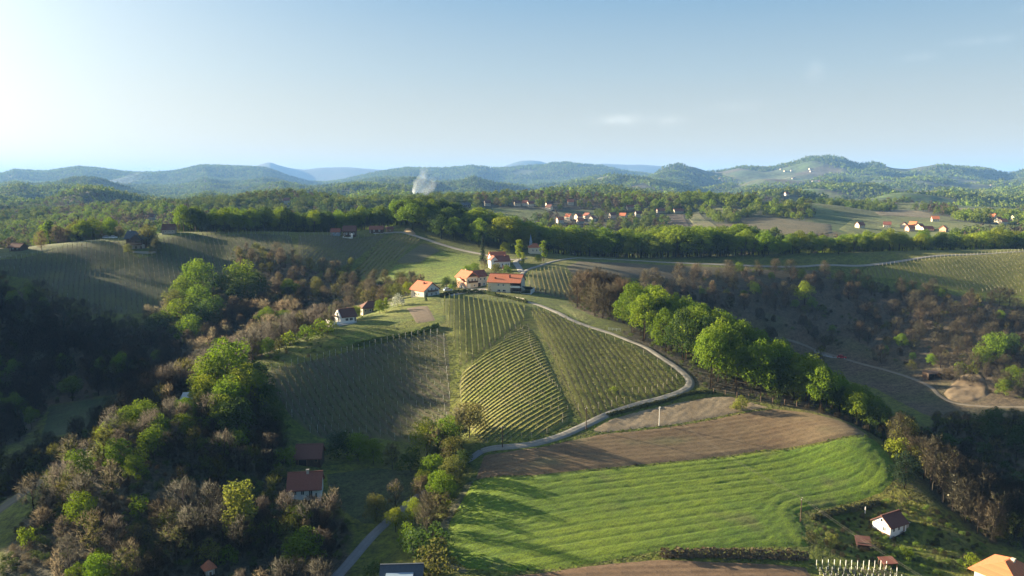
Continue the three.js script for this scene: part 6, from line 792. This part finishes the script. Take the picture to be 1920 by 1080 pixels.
// ------------------------------------------------------------------ hedges, walls, poles, cars, smoke
function hedge(label, line, width, height, colors, seed, name = 'hedge') {
  const R = rng(seed), c = smoothLine(line, 60), T = Tri(), K = Tri(); const [ox, oz] = c[0], oy = H(ox, oz); let prev = null;
  c.forEach(([x, z], i) => { const [xa, za] = c[Math.max(0, i - 1)], [xb, zb] = c[Math.min(c.length - 1, i + 1)], l = Math.hypot(xb - xa, zb - za) || 1, nx = -(zb - za) / l, nz = (xb - xa) / l, seg = l / 2, hh = height * (.8 + .5 * noise.noise(i * .35, seed, 1));
    for (let k = 0, n = Math.round(seg * 60); k < n; k++) { const a = R() * 6.283, rr = Math.sqrt(R()), o = Math.cos(a) * rr * width / 2, y = Math.max(.05, Math.sin(a) * .5 + .5) * hh, s = (R() - .5) * seg * 1.2, px = x + nx * o + (xb - xa) / l * s, pz = z + nz * o + (zb - za) / l * s; leaf(T, [px - ox, H(px, pz) + y - oy, pz - oz], unit([nx * Math.cos(a) + (R() - .5), .4 + R() * .5, nz * Math.cos(a) + (R() - .5)]), .2 + .2 * R(), R, mix3(colors[0], colors[1], R())); }
    if (i % 3 === 0) limb(K, [x - ox, H(x, z) - oy - .1, z - oz], [x - ox + (R() - .5) * .5, H(x, z) + hh * .8 - oy, z - oz + (R() - .5) * .5], .06, .02, [.1, .08, .06], 4); });
  const t = thing(name, label, 'hedge', null, [ox, oy, oz]); meshOf('foliage', T.done(), foliage('hedge' + seed, [1, 1, 1], .3), t); meshOf('stems', K.done(), barkMat, t);
}
const G_ = [[.05, .08, .018], [.09, .13, .03]], B_ = [[.09, .07, .045], [.13, .1, .06]];
hedge('low green hedge across the foot of the lawn above the shaded vineyard', groundLine([[664, 650], [700, 641], [740, 634], [780, 626], [822, 612]]), 1.6, 1.5, G_, 1);
hedge('dark hedge bank below the yard at the head of the vineyard', groundLine([[826, 558], [848, 551], [880, 549], [906, 550], [930, 556]]), 2, 1.9, [[.04, .055, .016], [.06, .085, .02]], 2);
hedge('dark hedge bank in front of the barn house', groundLine([[930, 556], [950, 559], [970, 564], [988, 568]]), 1.8, 1.6, [[.04, .055, .016], [.07, .085, .02]], 3);
hedge('dark brown hedge along the bottom edge of the green field', groundLine([[1240, 1044], [1300, 1043], [1380, 1044], [1450, 1046], [1512, 1049]]), 2.2, 2, B_, 4);
hedge('tangled brown hedge on the steep bank right of the green field corner', groundLine([[1524, 974], [1570, 962], [1620, 952], [1650, 944]]), 2, 1.4, [[.06, .07, .025], [.1, .09, .045]], 5);
hedge('low dark hedge on the verge of the road bend', groundLine([[1140, 780], [1200, 764], [1250, 752], [1300, 738], [1340, 736]]), 1.4, .8, [[.05, .06, .02], [.08, .085, .03]], 6);
function lowWall(label, line, h, w, m, name = 'garden_wall') { const c = smoothLine(line, 24), g = [], [ox, oz] = c[0], oy = H(ox, oz); for (let i = 0; i < 24; i++) { const [x0, z0] = c[i], [x1, z1] = c[i + 1], l = Math.hypot(x1 - x0, z1 - z0), y = Math.min(H(x0, z0), H(x1, z1)), b = new THREE.BoxGeometry(l + .01, h + .6, w).rotateY(-Math.atan2(z1 - z0, x1 - x0)).translate((x0 + x1) / 2 - ox, y + (h - .6) / 2 - oy, (z0 + z1) / 2 - oz); g.push(b); } const t = thing(name, label, 'wall', null, [ox, oy, oz]); meshOf('stones', joinAll(g), m, t); }
lowWall('pale low wall along the drive in front of the barn house', groundLine([[918, 552], [940, 556], [962, 560], [984, 564]]), 1, .3, M_.cream);
lowWall('pale kerb wall along the edge of the yard above the vineyard', groundLine([[832, 553], [846, 549], [864, 547], [890, 546], [912, 547]]), .6, .3, M_.beige);

function pole(label, u, D, h, { tone = M_.timber, arm = true } = {}) {
  const [x, z] = plan(u, D), t = thing('power_pole', label, 'power pole', null, [x, H(x, z), z], rad(60)); meshOf('mast', new THREE.CylinderGeometry(.09, .15, h + 1, 8).translate(0, h / 2 - .5, 0), tone, t);
  if (arm) { const a = meshOf('crossarm', boxGeo(1.3, .1, .1, 0, h - .35, 0), tone, t); for (const s of [-.55, .55]) meshOf('insulator', new THREE.CylinderGeometry(.05, .06, .2, 6).translate(s, h - .18, 0), M_.frame, a); } return [x, H(x, z) + h, z];
}
const concretePole = mat('concretePole', [.62, .6, .56]);
const P1 = pole('pale concrete power pole standing on the stubble field', 1236, 203, 5.4, { tone: concretePole });
const P0 = pole('thin dark power pole beside the road bend', 1099, 199.5, 6.2), Pm = pole('thin dark power pole at the road mouth by the willow', 942, 190.5, 6);
const P2 = pole('dark power pole at the corner of the green field', 1501, 160, 5.6), P3 = [P2[0] + 16, P2[1] - 2, P2[2] + 46];
const P4 = pole('short pole near the hedge bank above the white house', 1622, 166, 1.6, { arm: false, tone: concretePole });
function wire(label, a, b, off, sag) { const pts = []; for (let k = 0; k <= 24; k++) { const t = k / 24; pts.push(new THREE.Vector3(lerp(a[0], b[0], t) + off, lerp(a[1], b[1], t) - sag * 4 * t * (1 - t), lerp(a[2], b[2], t) + off * .4)); } const m = meshOf('power_wire', new THREE.TubeGeometry(new THREE.CatmullRomCurve3(pts), 40, .009, 4), mat('wire', [.2, .19, .16], null, .7)); tag(m, label, 'wire', 'overhead wires across the green field'); }
for (const [o, w] of [[-.35, 'left'], [.35, 'right']]) { wire(`${w} overhead wire from the stubble field pole to the field corner pole`, P1, P2, o, 1.2); wire(`${w} overhead wire from the field corner pole down over the trellis plot`, P2, P3, o, .8); }
{ // fence along the wood
  const line = smoothLine(groundLine([[1338, 738], [1376, 744], [1420, 752], [1480, 760], [1540, 768], [1590, 782], [1636, 804]]), 60), [ox, oz] = line[0], oy = H(ox, oz), t = thing('pasture_fence', 'post and wire fence between the brown field and the wood', 'fence', null, [ox, oy, oz]), rails = [];
  line.forEach(([x, z], i) => { if (i % 2 === 0) meshOf('post', boxGeo(.14, 1.9, .14, x - ox, H(x, z) + .75 - oy, z - oz), M_.timberLight, t); if (i) for (const y of [.7, 1.3]) { const [x0, z0] = line[i - 1]; rails.push(new THREE.TubeGeometry(new THREE.LineCurve3(new THREE.Vector3(x0 - ox, H(x0, z0) + y - oy, z0 - oz), new THREE.Vector3(x - ox, H(x, z) + y - oy, z - oz)), 1, .02, 3)); } }); meshOf('wires', joinAll(rails), M_.stone, t);
  const g = thing('road_railing', 'pale metal railing beside the road at the start of the leafy wood', 'railing', null, [...plan3(1152, 284)], rad(-20)); for (const x of [-2.2, -.7, .8, 2.3]) meshOf('post', boxGeo(.09, 1.2, .09, x, .5, 0), M_.frame, g); for (const y of [.55, 1]) meshOf('rail', boxGeo(4.7, .07, .06, 0, y, .08), M_.frame, g);
}
function car(label, [x, y, z], turn, rgb, kind = 'car', name = 'parked_car') {
  const t = thing(name, label, kind, null, [x, y + .15, z], rad(turn)), paint = new THREE.MeshPhysicalMaterial({ color: new THREE.Color().setRGB(...rgb), roughness: .4, clearcoat: .8, clearcoatRoughness: .1 }), body = new THREE.Shape();
  body.moveTo(-2.1, .25); body.lineTo(2.1, .25); body.quadraticCurveTo(2.2, .7, 2.0, .78); body.lineTo(1.15, .9); body.lineTo(-1.9, .95); body.quadraticCurveTo(-2.2, .8, -2.1, .25);
  const ex = (s, w, b) => new THREE.ExtrudeGeometry(s, { depth: w, bevelEnabled: true, bevelSize: b, bevelThickness: b, bevelSegments: 2 }).translate(0, 0, -w / 2); meshOf('body', ex(body, 1.55, .06), paint, t);
  const cab = new THREE.Shape(); cab.moveTo(1.1, .9); cab.lineTo(.45, 1.42); cab.lineTo(-1.2, 1.45); cab.lineTo(-1.85, .94); meshOf('windows', ex(cab, 1.36, .04), M_.glass, t); const roof = new THREE.Shape(); roof.moveTo(.5, 1.42); roof.lineTo(.35, 1.52); roof.lineTo(-1.15, 1.54); roof.lineTo(-1.35, 1.42); meshOf('roof', ex(roof, 1.36, .04), paint, t);
  for (const sx of [-1.3, 1.3]) for (const sz of [-.78, .78]) { const w = meshOf('wheel', new THREE.CylinderGeometry(.33, .33, .22, 14).rotateX(Math.PI / 2), M_.dark, t); w.position.set(sx, .3, sz); const r = meshOf('rim', new THREE.CylinderGeometry(.19, .19, .02, 10).rotateX(Math.PI / 2), M_.frame, w); r.position.z = Math.sign(sz) * .12; }
}
car('left of two pale cars parked on the left ridge by the trees', site(200, 447), 10, [.55, .56, .58]); car('right of two pale cars parked on the left ridge, nearer the chalet', site(213, 447), 8, [.72, .72, .72]);
car('white car parked beside the stairs of the pink house', site(870, 540), 20, [.75, .75, .76]); car('silver-blue car parked at the edge of the farmyard', site(840, 546), 28, [.3, .36, .44]); car('red car on the dirt track in the right gully', site(1578, 672), -18, [.45, .012, .02]);
{ // smoke: nested veils, thin at their edges and fading upwards, drifting from two fires
  const fade = new Uint8Array(64 * 4 * 4); for (let x = 0; x < 64; x++) for (let y = 0; y < 4; y++) { const t = x / 63, q = 255 * Math.min(1, t * 14) * Math.pow(1 - t, 1.1); fade.set([q, q, q, 255], (y * 64 + x) * 4); }
  const veilMap = new THREE.DataTexture(fade, 64, 4); veilMap.magFilter = THREE.LinearFilter; veilMap.needsUpdate = true;
  const smokeMat = new THREE.MeshStandardMaterial({ color: new THREE.Color().setRGB(.82, .88, .95), roughness: 1, transparent: true, opacity: .12, alphaMap: veilMap, depthWrite: false });
  const plume = (label, at, path, r0, r1, seed) => {
    const t = thing('smoke_plume', label, 'smoke', null, at), c = new THREE.CatmullRomCurve3(path.map((p) => new THREE.Vector3(...p))), N = 60, K = 20, up = new THREE.Vector3(), q = new THREE.Vector3();
    for (let shell = 1; shell <= 9; shell++) {
      const pos = [], uv = [], idx = [], f = shell / 9;
      for (let i = 0; i <= N; i++) { const s = i / N; c.getPointAt(s, q); c.getTangentAt(s, up); const side = new THREE.Vector3(0, 0, 1).cross(up).normalize(), out = new THREE.Vector3().crossVectors(up, side); const r = lerp(r0, r1, Math.pow(s, .8)) * f; for (let k = 0; k <= K; k++) { const a = k / K * 6.2832, w = 1 + .55 * fbm(Math.cos(a) * .9 + seed + f * .4, Math.sin(a) * .9, s * 5, 3), ox = (noise.noise(s * 4, seed, 2) + .4 * noise.noise(s * 9, seed, 5)) * r1 * .35 * s; pos.push(q.x + ox + (side.x * Math.cos(a) + out.x * Math.sin(a)) * r * w, q.y + (side.y * Math.cos(a) + out.y * Math.sin(a)) * r * w, q.z + (side.z * Math.cos(a) + out.z * Math.sin(a)) * r * w); uv.push(s, k / K); } }
      for (let i = 0; i < N; i++) for (let k = 0; k < K; k++) { const a = i * (K + 1) + k; idx.push(a, a + 1, a + K + 1, a + 1, a + K + 2, a + K + 1); }
      meshOf('veil', geom(pos, idx, { uv }), smokeMat, t).castShadow = false;
    }
  };
  const [sx, sz] = plan(773, 1900); plume('blue-white smoke column rising from the valley behind the wooded mound', [sx, H(sx, sz), sz], [[0, 0, 0], [8, 22, 0], [24, 46, 0], [38, 66, 0], [58, 90, 0]], 7, 34, 3);
  const [tx, tz] = plan(190, 3600); plume('pale smoke drifting low over the far left hills', [tx, H(tx, tz) + 12, tz], [[0, 0, 0], [40, 16, 0], [100, 24, 0], [170, 44, 0], [240, 70, 0]], 6, 26, 8);
}
renderer.render(scene, camera);
